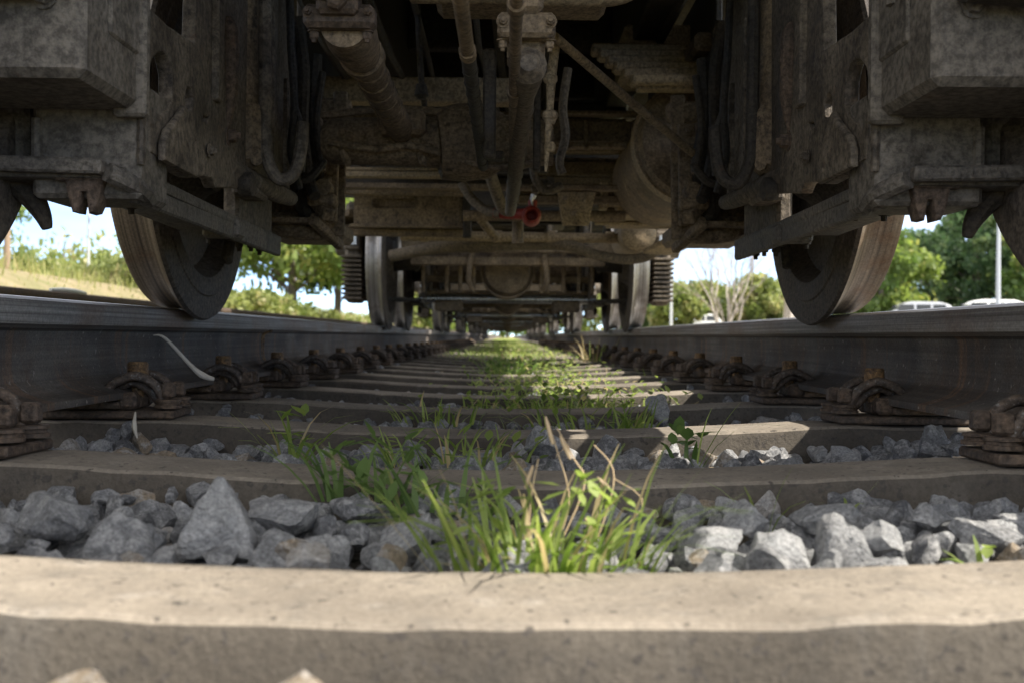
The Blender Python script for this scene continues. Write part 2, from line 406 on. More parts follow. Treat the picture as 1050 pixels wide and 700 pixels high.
tag(grid('ballast_bed', list(np.linspace(-1.28, 1.7, 40)), list(np.linspace(-2, 110, 120)),
     lambda x, y: -.078 + .006 * math.sin(9 * x + 3 * y), M['bed']), 'dark gravel bed of the track beneath the stones', 'track bed', kind='structure')
tag(grid('sand_path', list(np.linspace(-9.6, -7.4, 9)), list(np.linspace(-10, 120, 66)), lambda x, y: terr_z(x, y) + .012 + .012 * math.sin(2 * x + 1.1 * y), M['sand']),
    'pale sandy path on the bank left of the track', 'path', kind='structure')
tag(grid('car_park', list(np.linspace(14, 44, 13)), list(np.linspace(26, 90, 25)), lambda x, y: terr_z(x, y) + .02, M['asphalt']),
    'asphalt car park right of the line', 'car park', kind='structure')

# ------------------------------------------------------------------ rails
RC = 0.7535; RT = 0.231                   # rail centre offset, rail top above the middle of a sleeper
def rail_profile():
    h = .172
    half = [(.075, 0), (.075, .0115), (.055, .0165), (.028, .026), (.013, .040), (.00825, .06), (.00825, .105), (.011, .118), (.018, .1225),
            (.0345, .129), (.036, .134), (.036, .157), (.0335, .165), (.027, .1695), (.0, .172)]
    return half
def rail(name, xc, zt, y0, y1, label, group, seg=2, mats=None):
    half = rail_profile(); prof = half + [(-a, b) for a, b in half[::-1][1:]]
    mb = MB(); n = len(prof); ys = np.linspace(y0, y1, seg + 1)
    V = [(xc + a, y, zt - .172 + b) for y in ys for a, b in prof]
    mb.v.append(np.array(V)); mb.n = len(V)
    for j in range(seg):
        for i in range(n):
            k = (i + 1) % n
            a0, a1 = prof[i], prof[k]; zm = (a0[1] + a1[1]) / 2
            mi = 1 if zm > .162 else (2 if zm > .125 else 0)
            mb.f.append((j * n + i, j * n + k, (j + 1) * n + k, (j + 1) * n + i)); mb.m.append(mi)
    mb.f.append(tuple(range(n))); mb.m.append(0)
    mb.f.append(tuple(range(seg * n, seg * n + n))[::-1]); mb.m.append(0)
    o = mb.build(name, mats or [M['railweb'], M['railtop'], M['railhead']], ang=28)
    bm = bmesh.new(); bm.from_mesh(o.data); bmesh.ops.recalc_face_normals(bm, faces=bm.faces); bm.to_mesh(o.data); bm.free()
    return tag(o, label, 'rail', group)
G_R = 'rails of the track the train stands on'
rl = rail('rail', -RC, RT, -1.5, 120, 'dark steel rail on the left under the train, web with a rust streak', G_R)
rr = rail('rail', RC, RT, -1.5, 120, 'dark steel rail on the right under the train, olive brown web', G_R)
rail('rail', -2.75, .425, -1.5, 120, 'near rail of the neighbouring track left of the train', 'rails of the neighbouring track', 2, [M['rusty']] * 3)
rail('rail', -4.26, .425, -1.5, 120, 'far rail of the neighbouring track below the sandy bank', 'rails of the neighbouring track', 2, [M['rusty']] * 3)
# rust-coloured bond wires that run down the left web, and a weld bead on the right
mb = MB()
for dy in (-.012, .012):
    mb.tube([(-RC + .0365, 3.30 + dy, RT - .045), (-RC + .012, 3.30 + dy, RT - .056), (-RC + .0095, 3.30 + dy, RT - .075), (-RC + .0095, 3.30 + dy, RT - .125), (-RC + .03, 3.30 + dy, RT - .15)], .003, 6, 3)
mb.build('bond_wire', M['rustbolt'], rl)
mb = MB(); mb.box((RC - .0075, 1.545, RT - .09), (.006, .02, .07), ch=.002); mb.build('weld_bead', M['rusty'], rr)

# ------------------------------------------------------------------ sleepers
SY = [.735, 1.35, 1.975, 2.57, 3.17, 3.77] + [4.37 + .6 * i for i in range(60)]
def dish(x):
    a = abs(x)
    return .022 * min(max((a - .06) / .50, 0), 1) ** 1.5
def make_sleeper(y, wt, seed, yaw=0):
    rnd = random.Random(seed); xs = np.linspace(-1.25, 1.25, 71); V, Fc = [], []
    wb = wt + .035; ring = 10
    for x in xs:
        zt = dish(x); e1 = rnd.gauss(0, .0016); e2 = rnd.gauss(0, .0016); k = rnd.gauss(0, .0008)
        pr = [(-wb / 2, -.17), (-wt / 2 - .005 + e1, zt - .012 + 2 * k), (-wt / 2 - .001 + e1, zt - .004 + k), (-wt / 2 + .005 + e1, zt - .0004 + k),
              (-wt / 6, zt + k + .001), (wt / 6, zt - k + .001), (wt / 2 - .005 + e2, zt - .0004), (wt / 2 + .001 + e2, zt - .004), (wt / 2 + .005 + e2, zt - .012), (wb / 2, -.17)]
        V += [(x, a, b) for a, b in pr]
    for i in range(len(xs) - 1):
        for k in range(ring):
            k2 = (k + 1) % ring
            Fc.append((i * ring + k, (i + 1) * ring + k, (i + 1) * ring + k2, i * ring + k2))
    Fc.append(tuple(range(ring))); Fc.append(tuple(range((len(xs) - 1) * ring, len(xs) * ring))[::-1])
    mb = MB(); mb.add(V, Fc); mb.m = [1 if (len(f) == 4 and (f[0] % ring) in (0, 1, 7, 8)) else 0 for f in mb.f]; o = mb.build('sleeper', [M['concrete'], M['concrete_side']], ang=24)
    bm = bmesh.new(); bm.from_mesh(o.data); bmesh.ops.recalc_face_normals(bm, faces=bm.faces); bm.to_mesh(o.data); bm.free()
    o.location = (0, y, 0); o.rotation_euler.z = yaw; return o
ORD = ['first', 'second', 'third', 'fourth', 'fifth', 'sixth', 'seventh', 'eighth', 'ninth', 'tenth', 'eleventh', 'twelfth',
       'thirteenth', 'fourteenth', 'fifteenth', 'sixteenth', 'seventeenth', 'eighteenth', 'nineteenth', 'twentieth']
slp = []
for i, y in enumerate(SY):
    if i < 6: o = make_sleeper(y, .155 if i else .15, i, R(.3) if i == 0 else R(random.uniform(-.4, .4)))
    else:
        o = slp[1 + i % 5].copy(); COL.objects.link(o); o.location.y = y; o.rotation_euler.z = R(random.uniform(-.4, .4))
    slp.append(o)
    lab = {0: 'sunlit tan concrete sleeper across the very front, out of focus', 1: 'shaded grey concrete sleeper just behind the nearest bed of stones'}.get(i) or \
          ('weathered concrete sleeper, %s one counted from the camera' % ORD[i] if i < 20 else 'distant concrete sleeper deep under the train, lost in grass')
    tag(o, lab, 'sleeper', 'concrete sleepers under the train')

# ------------------------------------------------------------------ rail fastenings
def make_fastening():
    """local axes: x away from the rail towards the middle of the track is negative, rail at +x; origin on the sleeper under the bolt"""
    root = empty('rail_fastening')
    mb = MB()
    mb.box((.064, 0, .010), (.29, .132, .014), ch=.004); mb.box((.082, 0, .027), (.14, .15, .012), ch=.002)
    mb.build('base_plate', M['platesteel'], root)
    mb = MB()
    mb.box((.004, -.042, .034), (.034, .034, .030), ch=.006); mb.box((.004, .042, .034), (.034, .034, .030), ch=.006)
    mb.box((.002, 0, .030), (.028, .05, .022), ch=.004)
    mb.build('rib', M['platesteel'], root)
    mb = MB(); pts = [(.045, -.040, .048), (.027, -.047, .066), (-.008, -.047, .078), (-.040, -.044, .064), (-.054, -.037, .036), (-.046, -.026, .030), (-.024, -.022, .054), (.004, -.021, .066), (.026, -.014, .057), (.033, 0, .055)]
    mb.tube(pts + [(a, -b, c) for a, b, c in pts[::-1][1:]], .0080, 10, 5)
    mb.build('spring_clip', M['clipsteel'], root, ang=60)
    mb = MB(); mb.lathe([(0, .0105), (.062, .0105)], (0, 0, .022), (0, 0, 1), 12)
    mb.lathe([(0, .021), (.004, .021)], (0, 0, .062), (0, 0, 1), 20)
    mb.lathe([(0, .0165), (.002, .0185), (.028, .0182), (.032, .016)], (0, 0, .070), (0, 0, 1), 14)
    mb.lathe([(0, .0105), (.005, .0095)], (0, 0, .093), (0, 0, 1), 12)
    mb.build('bolt', M['rustbolt'], root)
    for dy in (-.036, .036):
        mb = MB(); o = (-.064, dy, .021)
        mb.lathe([(0, .024), (.005, .024), (.006, .020), (.010, .020), (.011, .023), (.015, .022), (.016, .015)], o, (0, 0, 1), 20)
        mb.box((o[0], o[1], o[2] + .031), (.024, .024, .027), ch=.004, taper=.9)
        mb.build('coach_screw', M['platesteel'], root)
    return root
fast = make_fastening(); k = 0
G_F = {-1: 'fastenings along the left rail', 1: 'fastenings along the right rail'}
for s, sn in ((-1, 'left'), (1, 'right')):
    for i in range(1, 34):
        o = fast if k == 0 else copy_tree(fast); k += 1
        o.location = (s * .672, SY[i] + .0, dish(.66) - .0005); o.rotation_euler = (0, 0, 0 if s > 0 else math.pi)
        o.rotation_euler.z += R(random.uniform(-3.5, 3.5)); o.rotation_euler.x = R(random.uniform(-1, 1))
        lab = ('rusty spring fastening of the %s rail on the %s sleeper from the camera' % (sn, ORD[i])) if i < 20 else 'far rusty fastening of the %s rail deep under the train' % sn
        tag(o, lab, 'rail fastening', G_F[s])

# ------------------------------------------------------------------ stones
def ico(sub):
    bm = bmesh.new(); bmesh.ops.create_icosphere(bm, subdivisions=sub, radius=1)
    V = np.array([v.co[:] for v in bm.verts]); Fc = np.array([[v.index for v in f.verts] for f in bm.faces]); bm.free(); return V, Fc
ICO = {k: ico(k) for k in (2, 3, 4)}
def rock_verts(rng, sub, cuts=13, squash=(1, 1, 1), noise_amp=.03):
    V = ICO[sub][0].copy()
    for _ in range(cuts):
        nrm = rng.normal(size=3); nrm /= np.linalg.norm(nrm); d = rng.uniform(.42, .82)
        t = np.maximum(0, V @ nrm - d); V -= t[:, None] * nrm[None]
    ph = rng.uniform(0, 6, 9)
    for a, fq in ((noise_amp, 3.1), (noise_amp * .6, 7.3)):
        V += a * np.stack([np.sin(fq * V[:, 1] + ph[0]) * np.cos(fq * V[:, 2] + ph[1]), np.sin(fq * V[:, 2] + ph[2]) * np.cos(fq * V[:, 0] + ph[3]), np.sin(fq * V[:, 0] + ph[4]) * np.cos(fq * V[:, 1] + ph[5])], 1)
    q = np.floor(V * 3.3 + ph[:3]); hsh = np.sin(q @ np.array([12.99, 78.23, 37.72])) * 43758.5; hsh -= np.floor(hsh)
    V += (V / np.linalg.norm(V, axis=1, keepdims=True)) * ((hsh - .5) * noise_amp * 1.3)[:, None]        # chipped faces
    V += rng.normal(0, noise_amp * .16, V.shape)
    return V * np.array(squash)
rng = np.random.default_rng(11)
VAR = {2: [rock_verts(rng, 2, 12, rng.uniform(.7, 1.15, 3)) for _ in range(26)], 3: [rock_verts(rng, 3, 15, rng.uniform(.7, 1.15, 3)) for _ in range(26)]}
def rot_rand(rng):
    q = rng.normal(size=4); q /= np.linalg.norm(q); a, b, c, d = q
    return np.array([[1 - 2 * (c * c + d * d), 2 * (b * c - a * d), 2 * (b * d + a * c)], [2 * (b * c + a * d), 1 - 2 * (b * b + d * d), 2 * (c * d - a * b)], [2 * (b * d - a * c), 2 * (c * d + a * b), 1 - 2 * (b * b + c * c)]])
def mesh_np(name, V, Fc, tone, mat, ang=None):
    me = bpy.data.meshes.new(name); nf, k = Fc.shape
    me.vertices.add(len(V)); me.vertices.foreach_set('co', V.astype(np.float32).ravel())
    me.loops.add(nf * k); me.loops.foreach_set('vertex_index', Fc.astype(np.int32).ravel())
    me.polygons.add(nf); me.polygons.foreach_set('loop_start', np.arange(0, nf * k, k, dtype=np.int32))
    me.update(calc_edges=True)
    at = me.attributes.new('tone', 'FLOAT', 'POINT'); at.data.foreach_set('value', np.asarray(tone, dtype=np.float32))
    me.materials.append(mat); me.shade_smooth()
    if ang: me.set_sharp_from_angle(angle=R(ang))
    me.validate(); o = bpy.data.objects.new(name, me); COL.objects.link(o); return o
RV, RF, RTN, cnt = [], [], [], 0
def put_rock(x, y, z, r, sub, tone):
    global cnt
    V = VAR[sub][rng.integers(26)] @ rot_rand(rng).T * r * rng.uniform(.8, 1.2, 3) + np.array([x, y, z])
    RV.append(V); RF.append(ICO[sub][1] + cnt); RTN.append(np.full(len(V), tone)); cnt += len(V)
def crib(y0, y1, x0, x1, sub, step, rr, ztop, layers=2):
    nx = int((x1 - x0) / step); ny = max(1, int((y1 - y0) / step))
    for L in range(layers):
        for i in range(nx):
            for j in range(ny):
                x = x0 + (i + rng.uniform(.1, .9)) * (x1 - x0) / nx; y = y0 + (j + rng.uniform(.1, .9)) * (y1 - y0) / ny
                r = rng.uniform(*rr); z = ztop - .03 * L - r * .6 + rng.uniform(-.012, .010) + .35 * dish(x)
                put_rock(x, y, z, r, sub, min(1, max(0, rng.normal(.48, .30))))
edges = [(-.3, SY[0] - .12)] + [(SY[i] + .095, SY[i + 1] - .095) for i in range(40)]
for i, (a, b) in enumerate(edges):
    if i == 0: crib(a + .3, b, -.6, .6, 2, .045, (.018, .034), -.035, 1)
    elif i == 1: crib(a, b, -.66, .72, 3, .036, (.013, .027), -.012, 2)
    elif i == 2: crib(a, b, -.72, .72, 3, .044, (.019, .034), -.018, 2)
    elif i < 8: crib(a, b, -.72, .72, 2, .042, (.015, .028), -.024, 2)
    elif i < 16: crib(a, b, -.7, .7, 2, .065, (.02, .036), -.02, 1)
# stones against the rail foot and beyond, and the shoulder
for i in range(260):
    y = rng.uniform(.9, 6); s = rng.choice([-1, 1]); put_rock(s * rng.uniform(.60, .74), y, rng.uniform(-.02, .012), rng.uniform(.014, .024), 2, rng.uniform(.1, .6))
for i in range(700):
    y = rng.uniform(-.5, 10); s = rng.choice([-1, 1]); put_rock(s * rng.uniform(.85, 1.7), y, rng.uniform(-.05, .0), rng.uniform(.02, .035), 2, rng.uniform(.1, .8))
tag(mesh_np('ballast_gravel', np.concatenate(RV), np.concatenate(RF), np.concatenate(RTN), M['stone'], 20),
    'crushed grey stone ballast filling the beds between the sleepers', 'ballast', kind='stuff')

def hero(name, base, w_, h_, d_, seed, tone, label, point=0, group='large loose stones of the nearest bed', rot=0):
    w_, h_, d_ = w_ * .86, h_ * .86, d_ * .86
    r2 = np.random.default_rng(seed); V = rock_verts(r2, 4, 20, (1, 1, 1), .03)
    if point:
        k = np.clip((V[:, 2] + .2), 0, 1.2); V[:, 0] *= 1 - point * k * .62; V[:, 1] *= 1 - point * k * .5; V[:, 0] += .22 * k * math.sin(seed)
    V = (V - V.min(0)) / (V.max(0) - V.min(0)) - np.array([.5, .5, 0]); V = V * np.array([w_, d_, h_])
    c, s = math.cos(rot), math.sin(rot); V = V @ np.array([[c, s, 0], [-s, c, 0], [0, 0, 1]])
    o = mesh_np(name, V, ICO[4][1], np.full(len(V), tone), M['stone'], 20); o.location = base
    return tag(o, label, 'stone', group)
def shard(name, base, pts, seed, tone, label, group='large loose stones of the nearest bed'):
    """sharp broken stone: convex hull of a few corners, split finely and chipped"""
    bm = bmesh.new(); [bm.verts.new(p) for p in pts]; bmesh.ops.convex_hull(bm, input=bm.verts)
    bmesh.ops.bevel(bm, geom=list(bm.edges), offset=.0022, segments=1, affect='EDGES')
    bmesh.ops.triangulate(bm, faces=bm.faces); bmesh.ops.subdivide_edges(bm, edges=bm.edges, cuts=7, use_grid_fill=True); bmesh.ops.triangulate(bm, faces=bm.faces); bm.normal_update()
    r2 = np.random.default_rng(seed); V = np.array([v.co[:] for v in bm.verts]); N = np.array([v.normal[:] for v in bm.verts]); Fc = np.array([[v.index for v in f.verts] for f in bm.faces]); bm.free()
    d = np.zeros(len(V))
    for fq, a in ((45, .0016), (95, .0010), (210, .0006)):
        for _ in range(3):
            k = r2.normal(size=3); k *= fq / np.linalg.norm(k); d += a * np.sin(V @ k + r2.uniform(0, 6))
    q = np.floor(V / .011 + r2.uniform(0, 1, 3)); h = np.sin(q @ np.array([12.99, 78.23, 37.72])) * 43758.5; d += ((h - np.floor(h)) - .5) * .0022
    o = mesh_np(name, V + N * d[:, None], Fc, np.full(len(V), tone), M['stone'], 20); o.location = base; o.scale = (.84, .84, .86)
    return tag(o, label, 'stone', group)
def gp(px, py, D): return P(px, py, D)
shard('stone', gp(228, 568, .97), [(-.036, -.02, 0), (.038, -.018, 0), (.04, .025, .0), (-.035, .025, 0), (-.034, -.024, .026), (.036, -.022, .022), (-.018, -.016, .060), (.018, -.010, .052), (.004, .0, .083), (-.006, .006, .080), (.034, .022, .03), (-.03, .02, .035)], 3, .80,
      'pale pointed stone standing upright at the left of the nearest bed')
shard('stone', gp(130, 575, .95), [(-.04, -.02, 0), (.03, -.02, 0), (.035, .025, 0), (-.035, .03, 0), (-.03, -.02, .025), (.02, -.018, .018), (-.01, .01, .046), (.028, .015, .03), (-.032, .02, .034)], 5, .45, 'low slab-like stone left of the pale pointed stone')
hero('stone', gp(60, 560, 1.0), .075, .054, .08, 5, .5, 'broad grey stone with a sloped face near the left edge', .5)
hero('stone', gp(290, 560, 1.05), .08, .050, .07, 8, .6, 'rounded grey stone right of the pale pointed stone', 0)
hero('stone', gp(370, 540, 1.12), .075, .035, .05, 12, .15, 'dark flat stone against the second sleeper', 0)
hero('stone', gp(318, 592, .84), .042, .030, .03, 14, .9, 'small stone with a sunlit tip at the sleeper edge', .8)
shard('stone', gp(800, 588, .92), [(-.03, -.02, 0), (.03, -.02, 0), (.03, .02, 0), (-.03, .02, 0), (-.026, -.02, .03), (.024, -.022, .02), (.01, .004, .050), (.028, .012, .036), (-.02, .015, .042)], 17, .8, 'lit angular stone in the middle of the sunny patch on the right')
shard('stone', gp(868, 582, .93), [(-.03, -.02, 0), (.034, -.02, 0), (.03, .02, 0), (-.03, .02, 0), (-.02, -.02, .042), (.02, -.018, .028), (-.008, .004, .058), (.026, .012, .040), (-.02, .015, .048)], 18, .62, 'steep-sided stone right of the lit angular stone')
hero('stone', gp(735, 572, .97), .062, .034, .05, 19, .8, 'lit low stone beside the sunny grass tuft', 0)
hero('stone', gp(905, 578, .94), .062, .050, .05, 23, .7, 'tall stone with a lit edge right of the sunny patch', .5, rot=.6)
hero('stone', gp(850, 545, 1.04), .075, .036, .055, 27, .6, 'wide flat stone behind the sunny patch against the second sleeper', .1)
hero('stone', gp(1010, 568, 1.0), .08, .045, .07, 29, .5, 'shaded stone at the right edge behind the front sleeper', .2)
hero('stone', gp(765, 548, 1.03), .060, .040, .05, 33, .75, 'humped stone behind the middle of the sunny patch', .2, rot=1.0)
hero('stone', gp(960, 545, 1.06), .070, .038, .05, 35, .55, 'rough stone in shade below the right fastening', .1, rot=.4)
hero('stone', gp(560, 468, 1.72), .08, .06, .06, 31, .5, 'grey stone behind the sunny tuft beyond the second sleeper', .2)
hero('stone', gp(960, 470, 1.66), .075, .068, .06, 37, .35, 'upright grey stone leaning by the right rail fastening', .4, 'loose stones by the fastenings')
hero('stone', gp(675, 432, 2.36), .065, .075, .03, 41, .75, 'pale wedge-shaped stone leaning in the third bed', .9, 'loose stones by the fastenings')
hero('stone', gp(790, 437, 2.28), .075, .03, .05, 43, .9, 'flat warm-coloured stone right of the third bed', 0, 'loose stones by the fastenings')
hero('stone', gp(85, 738, .56), .05, .03, .04, 47, .95, 'sunlit stone tip at the bottom left edge', .6, 'stones in front of the first sleeper')
hero('stone', gp(310, 742, .56), .055, .032, .04, 49, .95, 'sunlit stone tip at the bottom beside the front sleeper', .5, 'stones in front of the first sleeper')

# ------------------------------------------------------------------ grass
def blades(specs):
    """specs: (base xyz, height, width, azimuth, lean, curl, tone)"""
    V, Fc, T = [], [], []; n = 0; K = 5
    for (b, h, wd, az, lean, curl, tone) in specs:
        dx, dy = math.cos(az), math.sin(az); px, py = -dy, dx
        for k in range(K):
            t = k / (K - 1); a = lean + curl * t
            hx = h * (lean * t + curl * t * t * .5 * 1.0); hz = h * t * math.cos(min(a * .55, 1.2)) - h * .25 * max(0, curl) * t * t * t
            ww = wd * (1 - t ** 1.8) * .5 + .0004
            tw = .5 * t
            V.append((b[0] + dx * hx + px * ww, b[1] + dy * hx + py * ww, b[2] + hz)); V.append((b[0] + dx * hx - px * ww, b[1] + dy * hx - py * ww, b[2] + hz + ww * tw)); T += [tone, tone]
        for k in range(K - 1): Fc.append((n + 2 * k, n + 2 * k + 1, n + 2 * k + 3, n + 2 * k + 2))
        n += 2 * K
    return V, Fc, T
def leaves(specs):
    """specs: (centre, length, width, azimuth, pitch, tone) small pointed leaves"""
    V, Fc, T = [], [], []; n = 0
    for (c, L, wd, az, pt, tone) in specs:
        d = Vector((math.cos(az) * math.cos(pt), math.sin(az) * math.cos(pt), math.sin(pt))); s = Vector((-math.sin(az), math.cos(az), 0)); u = s.cross(d); c = Vector(c)
        ps = [c, c + d * L * .35 + s * wd * .5 + u * -.12 * wd, c + d * L * .7 + s * wd * .38 + u * -.1 * wd, c + d * L, c + d * L * .7 - s * wd * .38 - u * .1 * wd, c + d * L * .35 - s * wd * .5 - u * .12 * wd]
        V += [tuple(p) for p in ps]; T += [tone] * 6
        Fc += [(n, n + 1, n + 2, n + 3), (n, n + 3, n + 4, n + 5)]; n += 6
    return V, Fc, T
def join(*sets):
    V, Fc, T = [], [], []
    for v, f, t in sets:
        o = len(V); V += v; T += t; Fc += [tuple(i + o for i in q) for q in f]
    return np.array(V), np.array(Fc), T
rg = random.Random(5)
def tone_pick(dry=.08): return 1.0 if rg.random() < dry else rg.uniform(0, .85)
def tuft(base, n, hmin, hmax, spread_, wd=.005, dry=.08, nl=0, lsz=.02):
    sp = []
    for _ in range(n):
        a = rg.uniform(0, 2 * math.pi); r = spread_ * math.sqrt(rg.random())
        sp.append(((base[0] + r * math.cos(a), base[1] + r * math.sin(a) * .6, base[2] - .01), rg.uniform(hmin, hmax), wd * rg.uniform(.6, 1.3), a + rg.uniform(-.8, .8), rg.uniform(.1, .75), rg.uniform(.1, 1.1), tone_pick(dry)))
    lf = []
    for _ in range(nl):
        a = rg.uniform(0, 2 * math.pi); r = spread_ * math.sqrt(rg.random())
        lf.append(((base[0] + r * math.cos(a), base[1] + r * math.sin(a) * .6, base[2] + rg.uniform(0, hmax * .55)), lsz * rg.uniform(.7, 1.5), lsz * rg.uniform(.35, .6), rg.uniform(0, 6.3), rg.uniform(-.3, .9), rg.uniform(0, .85)))
    return join(blades(sp), leaves(lf)) if lf else join(blades(sp))
def put_tuft(label, base, *a, mat='blade', **k):
    V, Fc, T = tuft(base, *a, **k); V = V - np.array(base)
    o = mesh_np('grass_tuft', V, Fc, T, M[mat]); o.location = base
    return tag(o, label, 'grass tuft', 'grass tufts between the stones')
main = P(560, 590, .885)
g = put_tuft('big sunlit grass tuft growing behind the front sleeper in the middle', main, 135, .04, .14, .088, wd=.0042, nl=90, lsz=.019, dry=.13)
# dry seed stems of the big tuft
mb = MB(); B = Vector(main)
for (ps, r) in (([(555, 588), (585, 520), (572, 460), (560, 428)], .0014), ([(560, 590), (600, 500), (590, 470), (572, 438)], .0018), ([(545, 590), (545, 520), (553, 470)], .0015), ([(600, 588), (625, 520), (630, 480), (610, 455)], .0016), ([(580, 588), (660, 520), (632, 490)], .0014)):
    mb.tube([P(px, py, .93 + .01 * i) - B for i, (px, py) in enumerate(ps)], [r, r, r * .9, r * .6], 6, 4)[0] if False else mb.tube([P(px, py, .93 + .01 * i) - B for i, (px, py) in enumerate(ps)], [r * .5 * (1 - .12 * i) for i in range(len(ps))], 6, 4)
for (px, py, qx, qy) in ((568, 455, 560, 426), (586, 470, 575, 446), (540, 500, 548, 476), (626, 500, 614, 488), (606, 540, 602, 530)):
    a, b = P(px, py, .95) - B, P(qx, qy, .955) - B; mb.tube([a, a.lerp(b, .3), a.lerp(b, .75), b], [.0012, .0019, .0017, .0005], 7, 3)
mb.build('seed_stem', M['seed'], g)
put_tuft('shaded grass tuft on the left rising from the second bed', P(300, 468, 1.62), 12, .05, .12, .03, wd=.006, nl=14, lsz=.03)
put_tuft('leafy shaded tuft growing over the second sleeper left of centre', P(378, 508, 1.22), 22, .05, .12, .06, wd=.005, nl=34, lsz=.026, mat='weed')
put_tuft('low dark tuft behind the second sleeper beside the middle', P(470, 474, 1.6), 40, .05, .09, .13, wd=.0045, nl=34, lsz=.024)
put_tuft('small bright tuft lit by the sun in the third bed', P(655, 441, 2.27), 26, .05, .1, .04, wd=.006)
put_tuft('wide shaded grass patch in the third bed', P(590, 438, 2.3), 48, .04, .10, .15, wd=.0045, nl=30, lsz=.024)
put_tuft('single thin blade standing at the right in the second bed', P(716, 470, 1.66), 4, .08, .14, .012, wd=.005)
put_tuft('broad-leaved weed in front of the lit third sleeper', P(705, 462, 1.7), 4, .03, .05, .03, wd=.006, nl=12, lsz=.035, mat='weed')
put_tuft('two thin sprouts among the sunny stones at the right', P(785, 535, 1.08), 4, .05, .085, .012, wd=.004)
put_tuft('tiny hooked sprout among the stones at the right', P(870, 520, 1.14), 3, .03, .05, .01, wd=.004)
put_tuft('pale seedling at the right edge behind the front sleeper', P(1015, 575, .9), 4, .025, .04, .02, wd=.006, nl=3, lsz=.02)
put_tuft('low leafy weed along the second sleeper left of the big tuft', P(450, 520, 1.15), 20, .03, .08, .08, wd=.006, nl=26, lsz=.022, mat='weed')
put_tuft('small tuft near the left fastenings in the third bed', P(450, 432, 2.4), 30, .04, .08, .1, wd=.005, nl=16, lsz=.02)
# grass carpet farther down the track
sp, lf = [], []
for i in range(7000):
    y = 2.7 + 27 * rg.random() ** 1.5
    c = .15; wdt = .20 + .035 * max(0, y - 4)
    x = rg.gauss(c, min(wdt, .45) * .75)
    if abs(x) > .62 or (y < 7 and x < -.12 and rg.random() < .8): continue
    on = min(abs(y - s) for s in SY); 
    if on < .085 and y < 9 and rg.random() < .93: continue
    tall = 1.0 if y > 5 else .75
    sp.append(((x, y, -.03), rg.uniform(.03, .10) * tall, rg.uniform(.003, .006), rg.uniform(0, 6.3), rg.uniform(.1, .8), rg.uniform(.2, 1.2), tone_pick(.16)))
    if rg.random() < .45: lf.append(((x, y, rg.uniform(-.01, .05) * tall), rg.uniform(.015, .035), rg.uniform(.01, .018), rg.uniform(0, 6.3), rg.uniform(-.2, .8), rg.uniform(0, 1)))
for i in range(9000):
    y = 9 + 60 * rg.random() ** 1.3; x = rg.uniform(-.62, .62)
    sp.append(((x, y, -.03), rg.uniform(.05, .11), rg.uniform(.008, .016), rg.uniform(0, 6.3), rg.uniform(.1, .8), rg.uniform(.2, 1.2), tone_pick(.1)))
V, Fc, T = join(blades(sp), leaves(lf))
tag(mesh_np('track_grass', V, Fc, T, M['blade']), 'bright green grass and weeds growing along the middle of the track', 'grass', kind='stuff')
put_tuft('pale feathery tuft at the right of the far sunny strip', P(612, 372, 7.2), 26, .12, .26, .10, wd=.008, dry=.6)
put_tuft('leafy bright clump left of the far sunny strip', P(522, 385, 5.2), 60, .07, .14, .13, wd=.008, nl=120, lsz=.03, mat='weed')
put_tuft('short green tuft by the right fastenings', P(668, 395, 4.5), 20, .05, .1, .05, wd=.006)

# small dry bits near the left rail
mb = MB(); a = [P(158, 347, 2.12), P(170, 350, 2.12), P(195, 376, 2.14), P(208, 387, 2.15), P(220, 391, 2.16)]
mb.tube(a, [.001, .003, .0042, .0068, .004], 8, 5); o = mb.build('dry_stalk', M['straw']); tag(o, 'pale dry stalk leaning against the web of the left rail', 'stalk')
mb = MB(); mb.tube([P(142, 452, 1.72), P(139, 440, 1.72), P(140, 425, 1.73)], [.0015, .0045, .001], 5, 3)
tag(mb.build('dead_leaf', M['straw']), 'curled brown dead leaf beside the left fastening', 'leaf')
at_ = None

# ------------------------------------------------------------------ the rail vehicle above the camera
Ybog = [0.0, 4.85]
def mirror(s, p): return Vector((s * p[0], p[1], p[2]))
def wheel(parent, s, y, mt):
    """wheel lathed about its axle; object origin at the axle so the wear rings follow it"""
    r0 = [(-.015, .065), (-.015, .115), (.01, .125), (.045, .16), (.056, .262), (.050, .286), (.012, .306), (.003, .309), (.0, .314), (.0, .350), (.003, .353), (.003, .391), (.006, .403), (.014, .4065), (.023, .400), (.029, .389), (.036, .3835), (.05, .381), (.075, .3798), (.098, .378), (.104, .374), (.104, .318), (.084, .28), (.078, .16), (.10, .14), (.13, .115), (.13, .065)]
    mb = MB(); mb.lathe(r0, (0, 0, 0), (1 if s > 0 else -1, 0, 0), 96)
    V = np.concatenate(mb.v); rad = np.hypot(V[:, 1], V[:, 2]); ax = np.abs(V[:, 0])
    mb.m = [1 if (np.mean([rad[i] for i in f]) > .374 and np.mean([ax[i] for i in f]) > .012 and len(f) == 4) else 0 for f in mb.f]
    o = mb.build('wheel', [M['wheelside'], M[mt]], parent, ang=40); o.location = (s * .677, y, RT + .3805); return o

